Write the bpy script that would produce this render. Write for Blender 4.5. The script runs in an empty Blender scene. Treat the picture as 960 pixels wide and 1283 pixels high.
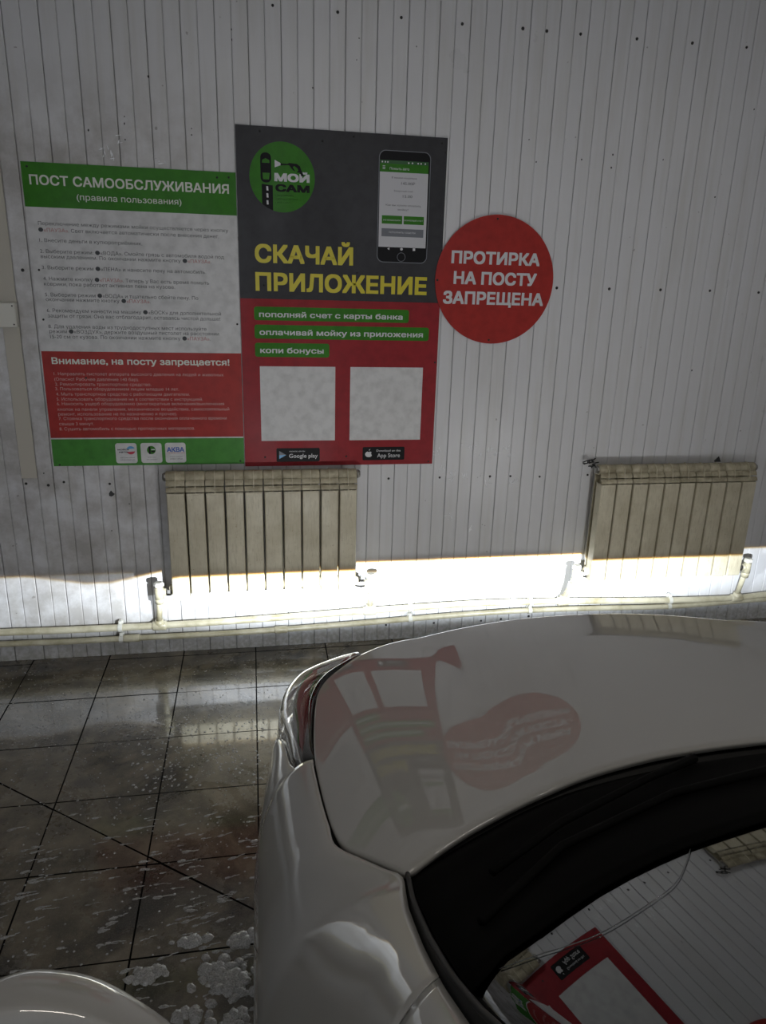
import bpy, bmesh, math, random
import numpy as np
from mathutils import Vector, Matrix
random.seed(7)
SC = bpy.context.scene
COL = SC.collection

# ------------------------------------------------------------------ camera
def setup_camera():
    pitch, yaw, roll = 0.30358, 0.18156, 0.02868
    f = Vector((math.sin(yaw)*math.cos(pitch), math.cos(yaw)*math.cos(pitch), -math.sin(pitch)))
    r = Vector((math.cos(yaw), -math.sin(yaw), 0)); u = r.cross(f)
    r2 = r*math.cos(roll)+u*math.sin(roll); u2 = -r*math.sin(roll)+u*math.cos(roll)
    cd = bpy.data.cameras.new('camera'); co = bpy.data.objects.new('camera', cd); COL.objects.link(co)
    m = Matrix((r2, u2, -f)).transposed().to_4x4(); m.translation = (0, 0, 1.6297)
    co.matrix_world = m
    cd.sensor_fit = 'VERTICAL'; cd.sensor_height = 36; cd.lens = 909.72/1283*36
    cd.clip_start = 0.02
    SC.camera = co
setup_camera()
SC.view_settings.view_transform = 'Standard'; SC.view_settings.look = 'None'
SC.view_settings.exposure = 0.0; SC.view_settings.gamma = 1.0; SC.view_settings.use_curve_mapping = False

# ------------------------------------------------------------------ world: dull daylight coming in through the open gate behind
w = bpy.data.worlds.new('daylight'); SC.world = w; w.use_nodes = True
bg = w.node_tree.nodes['Background']; bg.inputs[0].default_value = (0.81, 0.84, 0.91, 1); bg.inputs[1].default_value = 2.75

# added soft fill: light of the two made-up ceiling tube fixtures
def area(name, loc, sx, sy, power, color):
    l = bpy.data.lights.new(name, 'AREA'); l.shape = 'RECTANGLE'; l.size = sx; l.size_y = sy
    l.energy = power; l.color = color
    o = bpy.data.objects.new(name, l); COL.objects.link(o); o.location = loc
    return o
area('added_fill_light', (0.6, 0.4, 3.10), 1.2, 0.10, 7, (1.0, 0.93, 0.82))
area('added_fill_light', (3.2, 0.0, 3.10), 1.2, 0.10, 7, (1.0, 0.95, 0.88))

# headlamp beams: a spot light whose nodes hold the beam pattern of a low beam (flat cut-off, warm fringe)
def beam(name, loc, power):
    l = bpy.data.lights.new(name, 'SPOT'); l.spot_size = math.radians(150); l.spot_blend = 0.4
    l.energy = power; l.shadow_soft_size = 0.006; l.use_nodes = True
    nt = l.node_tree; N = nt.nodes; L = nt.links
    em = N['Emission']
    tc = N.new('ShaderNodeTexCoord'); sp = N.new('ShaderNodeSeparateXYZ'); L.new(tc.outputs['Normal'], sp.inputs[0])
    def M(op, a, b=None, c=None, clamp=False):
        n = N.new('ShaderNodeMath'); n.operation = op; n.use_clamp = clamp
        for i, v in enumerate((a, b, c)):
            if v is None: continue
            if isinstance(v, (int, float)): n.inputs[i].default_value = v
            else: L.new(v, n.inputs[i])
        return n.outputs[0]
    az_ = M('ABSOLUTE', sp.outputs[2])
    el = M('DIVIDE', sp.outputs[1], az_)          # tan elevation
    az = M('MULTIPLY', M('DIVIDE', sp.outputs[0], az_), -1.0)   # towards the left kerb positive
    # the cut-off dips and softens at the outer end of the beam
    dip = M('MULTIPLY', M('MULTIPLY', M('SUBTRACT', az, 0.42, clamp=True), 6.0, clamp=True), 0.034)
    back = M('MULTIPLY', M('MULTIPLY', M('SUBTRACT', az, 0.66, clamp=True), 6.0, clamp=True), -0.030)
    cut = M('SUBTRACT', M('SUBTRACT', -0.117, dip), back)
    d = M('SUBTRACT', el, cut)                    # >0 above the cut-off
    mr = N.new('ShaderNodeMapRange'); L.new(d, mr.inputs[0])
    mr.inputs[1].default_value = -0.060; mr.inputs[2].default_value = 0.014; mr.inputs[3].default_value = 0; mr.inputs[4].default_value = 1
    cr = N.new('ShaderNodeValToRGB'); L.new(mr.outputs[0], cr.inputs[0])
    e = cr.color_ramp.elements
    e[0].position = 0; e[0].color = (0.86, 0.93, 1.0, 1)
    for p_, c_ in ((0.70, (0.9, 0.95, 1.0, 1)), (0.765, (0.55, 0.42, 0.10, 1)), (0.80, (0.22, 0.085, 0.015, 1)), (0.845, (0.0040, 0.0036, 0.0036, 1))):
        x = e.new(p_); x.color = c_
    e[len(e)-1].position = 1; e[len(e)-1].color = (0.0015, 0.0016, 0.0019, 1)
    # vertical fall-off below the hot zone
    lo = N.new('ShaderNodeMapRange'); lo.interpolation_type = 'SMOOTHSTEP'; L.new(el, lo.inputs[0])
    lo.inputs[1].default_value = -0.37; lo.inputs[2].default_value = -0.22; lo.inputs[3].default_value = 0.012; lo.inputs[4].default_value = 1
    # sideways fall-off
    a1 = M('ABSOLUTE', M('SUBTRACT', az, 0.0))
    ho = M('ADD', M('POWER', 2.718, M('MULTIPLY', M('POWER', M('DIVIDE', a1, 0.50), 2.0), -1.0)), 0.46)
    st = M('MULTIPLY', lo.outputs[0], ho)
    L.new(cr.outputs[0], em.inputs['Color']); L.new(st, em.inputs['Strength'])
    # faint scattered light of the lens above the cut-off
    e2 = N.new('ShaderNodeEmission'); e2.inputs[0].default_value = (1, 1, 1, 1)
    ab = M('MULTIPLY', M('ADD', el, 0.125), 30.0, clamp=True)
    wide = M('POWER', 2.718, M('MULTIPLY', M('POWER', M('DIVIDE', a1, 0.95), 2.0), -1.0))
    L.new(M('MULTIPLY', M('MULTIPLY', ab, wide), 0.038), e2.inputs[1])
    ad = N.new('ShaderNodeAddShader'); L.new(em.outputs[0], ad.inputs[0]); L.new(e2.outputs[0], ad.inputs[1])
    out = [n_ for n_ in N if n_.type == 'OUTPUT_LIGHT'][0]; L.new(ad.outputs[0], out.inputs[0])
    o = bpy.data.objects.new(name, l); COL.objects.link(o); o.location = loc
    o.rotation_euler = (math.radians(90), 0, 0)
    return o
beam('headlamp_beam', (0.215, 1.655, 0.575), 330)
beam('headlamp_beam', (1.435, 1.655, 0.575), 330)

# ------------------------------------------------------------------ helpers
class MB:
    def __init__(s): s.v = []; s.f = []; s.mi = []
    def add(s, vs, fs, mi=0):
        o = len(s.v); s.v += [tuple(v) for v in vs]; s.f += [tuple(i+o for i in f) for f in fs]; s.mi += [mi]*len(fs); return s
    def box(s, x0, x1, y0, y1, z0, z1, mi=0, b=0):
        if b:
            # chamfer all vertical/horizontal edges a little by an inset octagonal profile
            pts = [(x0+b, z0), (x1-b, z0), (x1, z0+b), (x1, z1-b), (x1-b, z1), (x0+b, z1), (x0, z1-b), (x0, z0+b)]
            ins = [(x0+2*b, z0+b), (x1-2*b, z0+b), (x1-b, z0+2*b), (x1-b, z1-2*b), (x1-2*b, z1-b), (x0+2*b, z1-b), (x0+b, z1-2*b), (x0+b, z0+2*b)]
            vs = [(p[0], y0, p[1]) for p in ins]+[(p[0], y0+b, p[1]) for p in pts]+[(p[0], y1, p[1]) for p in pts]
            fs = [tuple(range(8))]+[tuple(range(23, 15, -1))]
            for k in (0, 8):
                fs += [(k+i, k+8+i, k+8+(i+1) % 8, k+(i+1) % 8) for i in range(8)]
            return s.add(vs, fs, mi)
        vs = [(x, y, z) for x in (x0, x1) for y in (y0, y1) for z in (z0, z1)]
        return s.add(vs, [(0, 1, 3, 2), (4, 6, 7, 5), (0, 4, 5, 1), (2, 3, 7, 6), (0, 2, 6, 4), (1, 5, 7, 3)], mi)
    def tube(s, pts, r, n=12, mi=0, cap=True, flat=1.0):
        pts = [Vector(p) for p in pts]; rs = r if isinstance(r, (list, tuple)) else [r]*len(pts)
        rings = []; up0 = None
        for i, p in enumerate(pts):
            if i == 0: t = pts[1]-p
            elif i == len(pts)-1: t = p-pts[i-1]
            else: t = (pts[i+1]-p).normalized()+(p-pts[i-1]).normalized()
            t.normalize()
            if up0 is None:
                up0 = Vector((0, 0, 1)) if abs(t.z) < .8 else Vector((0, 1, 0))
            a = t.cross(up0).normalized(); b = a.cross(t).normalized(); up0 = b
            rings.append([p+a*math.cos(2*math.pi*k/n)*rs[i]+b*math.sin(2*math.pi*k/n)*rs[i]*flat for k in range(n)])
        vs = [v for R in rings for v in R]; fs = []
        for i in range(len(pts)-1):
            for k in range(n):
                fs.append((i*n+k, i*n+(k+1) % n, (i+1)*n+(k+1) % n, (i+1)*n+k))
        if cap: fs += [tuple(range(n))[::-1], tuple((len(pts)-1)*n+k for k in range(n))]
        return s.add(vs, fs, mi)
    def grid(s, P, mi=0, closeu=False):
        n, m = len(P), len(P[0]); vs = [q for R in P for q in R]; fs = []
        for i in range(n-1):
            for j in range(m-1): fs.append((i*m+j, i*m+j+1, (i+1)*m+j+1, (i+1)*m+j))
        return s.add(vs, fs, mi)
    def poly(s, pts, y0, y1, mi=0):
        """outline in x,z extruded from y0 (front) to y1"""
        n = len(pts)
        vs = [(p[0], y0, p[1]) for p in pts]+[(p[0], y1, p[1]) for p in pts]
        fs = [tuple(range(n)), tuple(range(2*n-1, n-1, -1))]+[(i, n+i, n+(i+1) % n, (i+1) % n) for i in range(n)]
        return s.add(vs, fs, mi)
    def dome(s, c, r, h, axis='y', n=8, mi=0):
        """small screw head: centre on a surface facing -y (axis y) or +z (axis z)"""
        vs = []; lv = ((1, 0), (.85, .55), (.45, .92))
        for (a, b) in lv:
            for k in range(n):
                t = 2*math.pi*k/n; x, z = math.cos(t)*r*a, math.sin(t)*r*a
                vs.append((c[0]+x, c[1]-h*b, c[2]+z) if axis == 'y' else (c[0]+x, c[1]+z, c[2]+h*b))
        vs.append((c[0], c[1]-h, c[2]) if axis == 'y' else (c[0], c[1], c[2]+h))
        fs = []
        for i in range(2):
            for k in range(n): fs.append((i*n+k, i*n+(k+1) % n, (i+1)*n+(k+1) % n, (i+1)*n+k))
        fs += [(2*n+k, 2*n+(k+1) % n, 3*n) for k in range(n)]
        return s.add(vs, fs, mi)
    def build(s, name, mats, parent=None, smooth=False, mods=None, label=None, fix=True):
        me = bpy.data.meshes.new(name); me.from_pydata(s.v, [], s.f)
        mats = mats if isinstance(mats, (list, tuple)) else [mats]
        for m_ in mats: me.materials.append(m_)
        if len(mats) > 1: me.polygons.foreach_set('material_index', s.mi)
        if fix:
            bm = bmesh.new(); bm.from_mesh(me); bmesh.ops.remove_doubles(bm, verts=bm.verts, dist=1e-6)
            bmesh.ops.recalc_face_normals(bm, faces=bm.faces); bm.to_mesh(me); bm.free()
        if smooth: me.polygons.foreach_set('use_smooth', [True]*len(me.polygons))
        me.update()
        o = bpy.data.objects.new(name, me); COL.objects.link(o)
        if parent: o.parent = parent
        if label: o['label'] = label
        return o
def smooth_angle(o, ang=35):
    me = o.data
    me.polygons.foreach_set('use_smooth', [True]*len(me.polygons))
    bm = bmesh.new(); bm.from_mesh(me)
    for e in bm.edges:
        e.smooth = not (len(e.link_faces) == 2 and e.calc_face_angle(0) > math.radians(ang))
    bm.to_mesh(me); bm.free(); return o
def thing(name, label, cat, loc=(0, 0, 0), group=None, parent_ok=None):
    o = bpy.data.objects.new(name, None); COL.objects.link(o); o.location = loc; o.empty_display_size = .1
    o['label'] = label; o['category'] = cat
    if group: o['group'] = group
    return o
def tag(o, label, cat, group=None):
    o['label'] = label; o['category'] = cat
    if group: o['group'] = group
    return o
def struct(o): o['kind'] = 'structure'; return o
def dup(o, parent=None, loc=None):
    c = o.copy(); COL.objects.link(c)
    if parent: c.parent = parent
    if loc is not None: c.location = loc
    for ch in list(o.children): dup(ch, c)
    return c

# ------------------------------------------------------------------ materials
def mat(name, col=(.5, .5, .5), rough=.5, metal=0.0, coat=0.0, spec=.5):
    m = bpy.data.materials.new(name); m.use_nodes = True
    b = m.node_tree.nodes['Principled BSDF']
    b.inputs['Base Color'].default_value = (*col, 1); b.inputs['Roughness'].default_value = rough
    b.inputs['Metallic'].default_value = metal; b.inputs['Coat Weight'].default_value = coat
    b.inputs['Coat Roughness'].default_value = .02
    b.inputs['Specular IOR Level'].default_value = spec
    return m
class NT:
    def __init__(s, m): s.m = m; s.nt = m.node_tree; s.N = s.nt.nodes; s.L = s.nt.links; s.b = s.N['Principled BSDF']
    def pos(s, scale=(1, 1, 1)):
        g = s.N.new('ShaderNodeNewGeometry'); mp = s.N.new('ShaderNodeMapping'); mp.inputs['Scale'].default_value = scale
        s.L.new(g.outputs['Position'], mp.inputs[0]); return mp.outputs[0]
    def noise(s, vec, scale, detail=4, rough=.55, dist=0):
        n = s.N.new('ShaderNodeTexNoise'); n.inputs['Scale'].default_value = scale; n.inputs['Detail'].default_value = detail
        n.inputs['Roughness'].default_value = rough; n.inputs['Distortion'].default_value = dist
        s.L.new(vec, n.inputs['Vector']); return n.outputs['Fac']
    def mr(s, v, a, b, c=0, d=1):
        n = s.N.new('ShaderNodeMapRange'); s.L.new(v, n.inputs[0])
        for i, x in enumerate((a, b, c, d)): n.inputs[i+1].default_value = x
        return n.outputs[0]
    def mix(s, fac, a, b):
        n = s.N.new('ShaderNodeMix'); n.data_type = 'RGBA'
        if isinstance(fac, float): n.inputs[0].default_value = fac
        else: s.L.new(fac, n.inputs[0])
        for i, x in ((6, a), (7, b)):
            if isinstance(x, tuple): n.inputs[i].default_value = (*x, 1)
            else: s.L.new(x, n.inputs[i])
        return n.outputs[2]
    def math(s, op, a, b, clamp=False):
        n = s.N.new('ShaderNodeMath'); n.operation = op; n.use_clamp = clamp
        for i, x in enumerate((a, b)):
            if isinstance(x, (int, float)): n.inputs[i].default_value = x
            else: s.L.new(x, n.inputs[i])
        return n.outputs[0]
    def bump(s, h, strength, dist=.002):
        n = s.N.new('ShaderNodeBump'); n.inputs['Strength'].default_value = strength; n.inputs['Distance'].default_value = dist
        s.L.new(h, n.inputs['Height']); s.L.new(n.outputs[0], s.b.inputs['Normal'])
    def base(s, c): s.L.new(c, s.b.inputs['Base Color'])
    def rough(s, c): s.L.new(c, s.b.inputs['Roughness'])

# white ribbed metal cladding, a little grimy, with grime running down and dirt low on the left
def make_wall_mat():
    m = mat('white_cladding', (.62, .62, .63), .38); t = NT(m)
    p = t.pos(); streak = t.noise(t.pos((9, 9, .7)), 3.0, 5); blot = t.noise(p, 2.2, 5, .6)
    fine = t.noise(p, 60, 3)
    g = t.N.new('ShaderNodeNewGeometry'); sx = t.N.new('ShaderNodeSeparateXYZ'); t.L.new(g.outputs['Position'], sx.inputs[0])
    c = t.mix(t.mr(streak, .45, .75), (.66, .66, .67), (.60, .595, .585))
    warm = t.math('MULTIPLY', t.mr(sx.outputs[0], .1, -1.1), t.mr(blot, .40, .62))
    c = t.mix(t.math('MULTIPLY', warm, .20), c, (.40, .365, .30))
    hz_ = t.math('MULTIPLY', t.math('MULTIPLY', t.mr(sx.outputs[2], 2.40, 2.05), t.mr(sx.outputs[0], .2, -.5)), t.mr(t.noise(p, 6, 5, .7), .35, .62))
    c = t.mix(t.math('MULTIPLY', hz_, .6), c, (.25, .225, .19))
    low = t.math('MULTIPLY', t.mr(sx.outputs[2], .14, 0.0), t.mr(fine, .35, .6))
    c = t.mix(t.math('MULTIPLY', low, .55), c, (.25, .24, .17))
    spots = t.noise(p, 38, 1, .4); c = t.mix(t.mr(spots, .80, .82, 0, .5), c, (.12, .10, .08))
    t.base(c); t.rough(t.mr(blot, .3, .7, .24, .5))
    t.bump(t.noise(t.pos((1, 1, .4)), 7, 3), .12, .004)
    return m
M_wall = make_wall_mat()
M_groove = mat('cladding_shadow_gap', (.33, .325, .32), .7)
M_trim = mat('grimy_joint_strip', (.50, .47, .40), .5)
def make_tile():
    m = mat('wet_grey_brown_tile', (.07, .06, .048), .3); t = NT(m)
    p = t.pos(); big = t.noise(p, 2.4, 6, .62, .6); mid = t.noise(p, 9, 5, .65); fine = t.noise(p, 55, 4, .7); grain = t.noise(p, 260, 2, .6)
    c = t.mix(t.mr(mid, .38, .66), (.085, .072, .050), (.20, .168, .118))
    c = t.mix(t.mr(big, .48, .62, 0, .92), c, (.024, .021, .016))
    c = t.mix(t.mr(grain, .5, .8, 0, .35), c, (.26, .225, .165))
    t.base(c)
    wet = t.noise(p, 3.1, 5, .6, .8)
    r = t.math('ADD', t.mr(wet, .40, .62, .09, .34), t.mr(fine, .3, .8, 0, .14)); t.rough(r)
    h = t.math('ADD', t.math('MULTIPLY', fine, .5), t.math('ADD', t.math('MULTIPLY', mid, .8), t.math('MULTIPLY', grain, .12)))
    t.bump(h, .30, .006)
    t.b.inputs['Coat Weight'].default_value = .9; t.b.inputs['Coat Roughness'].default_value = .07
    return m
M_tile = make_tile()
M_grout = mat('dark_grout', (.006, .006, .006), .9, spec=.05)
def make_foam():
    m = mat('soap_foam', (.52, .52, .53), .25); t = NT(m); p = t.pos()
    f = t.noise(p, 300, 3); t.base(t.mix(t.mr(f, .3, .7), (.32, .315, .30), (.66, .65, .63))); t.bump(f, .5, .002)
    t.b.inputs['Alpha'].default_value = .62; t.b.inputs['Coat Weight'].default_value = .6
    return m
M_foam = make_foam()
def make_radiator():
    m = mat('grimy_cream_enamel', (.42, .40, .30), .45); t = NT(m)
    st = t.noise(t.pos((30, 30, 4)), 6, 5, .7); bl = t.noise(t.pos(), 9, 5, .6); sp = t.noise(t.pos(), 90, 3)
    c = t.mix(t.mr(bl, .35, .65), (.62, .575, .44), (.50, .455, .33))
    c = t.mix(t.mr(st, .50, .72, 0, .55), c, (.33, .29, .19))
    c = t.mix(t.mr(sp, .66, .76, 0, .5), c, (.22, .12, .05))
    t.base(c); t.rough(t.mr(bl, .3, .7, .35, .6)); return m
M_rad = make_radiator()
def make_raddirt():
    m = mat('grime_coated_enamel', (.2, .18, .12), .6); t = NT(m)
    bl = t.noise(t.pos(), 22, 5, .6); c = t.mix(t.mr(bl, .35, .68), (.52, .47, .34), (.28, .245, .16)); t.base(c); return m
M_radd = make_raddirt()
M_raddark = mat('dark_radiator_core', (.035, .032, .025), .7)
def make_pipe():
    m = mat('yellowed_white_plastic', (.5, .47, .34), .35); t = NT(m)
    bl = t.noise(t.pos(), 12, 5, .6); c = t.mix(t.mr(bl, .4, .7), (.58, .54, .40), (.34, .30, .18)); t.base(c); return m
M_pipe = make_pipe()
M_white_pl = mat('white_plastic', (.66, .65, .58), .35)
M_screw = mat('dark_screw', (.02, .019, .018), .5)
M_metal = mat('dull_steel', (.35, .34, .32), .35, 1)
M_black = mat('black_rubber', (.012, .012, .012), .6); M_wiper = mat('matt_black_wiper', (.0035, .0035, .0035), .8, spec=.08)
def paint(name, c1, c2=None, rough=.42):
    m = mat(name, c1, rough); t = NT(m); n = t.noise(t.pos(), 25, 4); s = t.noise(t.pos((1, 1, .35)), 4, 4)
    c2 = c2 or tuple(x*.8 for x in c1)
    t.base(t.mix(t.mr(n, .4, .7), c1, c2)); t.rough(t.mr(s, .35, .65, rough-.08, rough+.12)); t.b.inputs['Specular IOR Level'].default_value = .25; return m
P_green = paint('print_green', (.034, .195, .006)); P_green2 = paint('print_light_green', (.060, .25, .035))
P_white = paint('print_white', (.66, .66, .655), (.54, .54, .535)); P_red = paint('print_red', (.37, .028, .022)); P_red2 = paint('print_crimson', (.30, .016, .022))
P_grey = paint('print_charcoal', (.040, .040, .044)); P_yellow = paint('print_yellow', (.52, .44, .01)); P_round = paint('print_sign_red', (.38, .026, .020))
I_white = mat('ink_white', (.62, .62, .63), .4); I_dark = mat('ink_dark', (.045, .048, .052), .5); I_red = mat('ink_red', (.42, .12, .11), .5)
I_pale = mat('ink_pale_red', (.56, .34, .32), .5); I_head = mat('ink_heading', (.66, .68, .60), .4); I_black = mat('ink_black', (.010, .010, .011), .5, spec=.15)
I_yel = mat('ink_yellow', (.62, .53, .015), .4); I_blue = mat('ink_blue', (.03, .10, .42), .4); I_lblue = mat('ink_light_blue', (.10, .34, .62), .4)
I_rd = mat('ink_logo_red', (.5, .03, .06), .4); I_slate = mat('ink_slate', (.15, .16, .18), .45); I_dkgreen = mat('ink_deep_green', (.01, .09, .012), .4)
I_screen = mat('ink_screen', (.55, .55, .57), .4); I_edge = mat('sign_edge', (.5, .5, .48), .5); I_gap = mat('ink_pale_green', (.30, .55, .25), .4)

# ------------------------------------------------------------------ room shell
WY = 3.0946     # face of the cladding
P = 0.05985     # rib pitch
GX0 = -0.8218   # a deep groove
XL, XR = -2.35, 4.15
def build_wall_far():
    wall = MB().box(XL, XR, WY+.012, WY+.10, 0, 3.25).build('wall_far', M_groove); struct(wall)
    kmin = int((XL-GX0)/P); n = int((XR-XL)/P)
    cache = {}
    for k in range(kmin+1, kmin+n-1):
        x0 = GX0+k*P; deepL = (k % 2 == 0); 
        key = deepL
        if key not in cache:
            gl, gr = (.0011, .0005) if deepL else (.0005, .0011)     # half widths of grooves either side
            m = MB(); z0, z1 = 0.0, 3.25; e = .0028
            prof = [(gl, .012), (gl, .0020), (gl+e*.5, .0005), (gl+e, 0), (P-gr-e, 0), (P-gr-e*.5, .0005), (P-gr, .0020), (P-gr, .012)]
            vs = [(a, WY+b, z) for z in (z0, z1) for a, b in prof]; L = len(prof)
            fs = [(i, i+1, L+i+1, L+i) for i in range(L-1)]+[tuple(range(L))[::-1], tuple(range(L, 2*L)), (0, L, 2*L-1, L-1)]
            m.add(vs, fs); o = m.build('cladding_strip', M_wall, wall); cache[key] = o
        else:
            o = cache[key].copy(); COL.objects.link(o)
        o.location = (x0, random.uniform(-.0004, .0004), 0)
        if k % 16 == 13: o.location.y -= .0014
    # screws and small damage of the wall
    scr = [(0.107, 2.5857), (0.3447, 2.5833), (0.584, 2.5852), (0.8203, 2.5829), (1.0624, 2.5866), (1.1602, 2.5852), (1.3002, 2.5859), (1.5386, 2.5876), (1.7794, 2.5909), (2.0221, 2.5939), (-0.8481, 1.644), (1.3008, 1.6358), (1.5434, 1.6381), (1.7863, 1.6407), (2.0263, 1.6428), (2.2699, 1.6414), (-0.9296, 0.8068), (-0.8446, 0.7983), (-0.7826, 0.8108), (-0.602, 0.7994), (0.5892, 0.8006), (0.8248, 0.8012), (1.0626, 0.8021), (1.1613, 0.8015), (1.3041, 0.7967), (1.542, 0.801), (0.5986, 0.0771), (0.8337, 0.0746), (1.0713, 0.0726), (1.1727, 0.0759), (1.3154, 0.0835)]
    base = None
    for x, z in scr:
        if base is None:
            base = MB().dome((0, WY, 0), .0062, .005).build('screw', M_screw, wall, True); o = base
        else: o = base.copy(); COL.objects.link(o)
        o.location = (x, 0, z); s = random.uniform(.85, 1.1); o.scale = (s, 1, s)
        # dome origin is at the wall face, so scale only in plane
    sp = [(0.646, 2.4945), (0.4254, 2.5055), (-0.0369, 2.5881), (-0.0428, 2.498), (-0.0411, 2.4653), (-0.5976, 0.755), (-0.6107, 0.5917), (1.1227, 2.2025), (1.4906, 2.1667), (1.4897, 2.1185), (1.7178, 2.1607), (1.9818, 2.0276), (2.1003, 2.3726), (-0.4375, 2.1909), (-0.4393, 2.1672), (-0.4405, 2.1141), (-0.2002, 2.1654), (-0.2013, 2.1438), (-0.567, 2.1386), (1.5567, 0.9311), (1.9974, 1.2907), (-0.9214, 0.844), (-0.8562, 0.8497), (-0.3441, 2.3264), (0.4176, 2.4343), (1.1609, 2.1225), (1.3563, 2.1416), (0.2522, 2.33), (-.53, .71)]
    for x, z in sp:
        m = MB(); n = 7; r = random.uniform(.0022, .0042)
        if (x, z) == (-0.5976, 0.755): r = .011
        pts = [(x+math.cos(t)*r*random.uniform(.6, 1.2), z+math.sin(t)*r*random.uniform(.7, 1.6)) for t in [2*math.pi*i/n for i in range(n)]]
        m.poly(pts, WY-.0012, WY+.001).build('drill_hole_plug', M_screw, wall)
build_wall_far()

def build_painted_glints():
    rnd = random.Random(11); m = MB()
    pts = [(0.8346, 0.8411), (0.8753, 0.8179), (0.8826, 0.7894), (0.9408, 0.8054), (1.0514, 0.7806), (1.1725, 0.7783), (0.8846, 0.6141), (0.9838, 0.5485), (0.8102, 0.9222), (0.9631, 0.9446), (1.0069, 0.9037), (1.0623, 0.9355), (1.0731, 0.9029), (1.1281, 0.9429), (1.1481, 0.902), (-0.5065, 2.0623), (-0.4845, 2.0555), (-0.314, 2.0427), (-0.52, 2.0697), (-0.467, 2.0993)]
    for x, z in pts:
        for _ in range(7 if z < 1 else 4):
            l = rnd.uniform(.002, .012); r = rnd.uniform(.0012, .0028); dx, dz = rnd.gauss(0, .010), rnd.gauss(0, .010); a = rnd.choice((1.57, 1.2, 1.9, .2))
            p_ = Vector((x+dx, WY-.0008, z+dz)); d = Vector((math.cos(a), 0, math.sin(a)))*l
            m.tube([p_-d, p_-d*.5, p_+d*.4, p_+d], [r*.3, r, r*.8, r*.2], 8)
    w_ = mat('white_glint_paint', (.95, .96, .98), .15, 0, 1.0)  # near-white colour stands in for light glinting on water splashes
    o = m.build('painted_glints', w_, bpy.data.objects['wall_far'], True); o['kind'] = 'stuff'

build_painted_glints()

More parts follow.
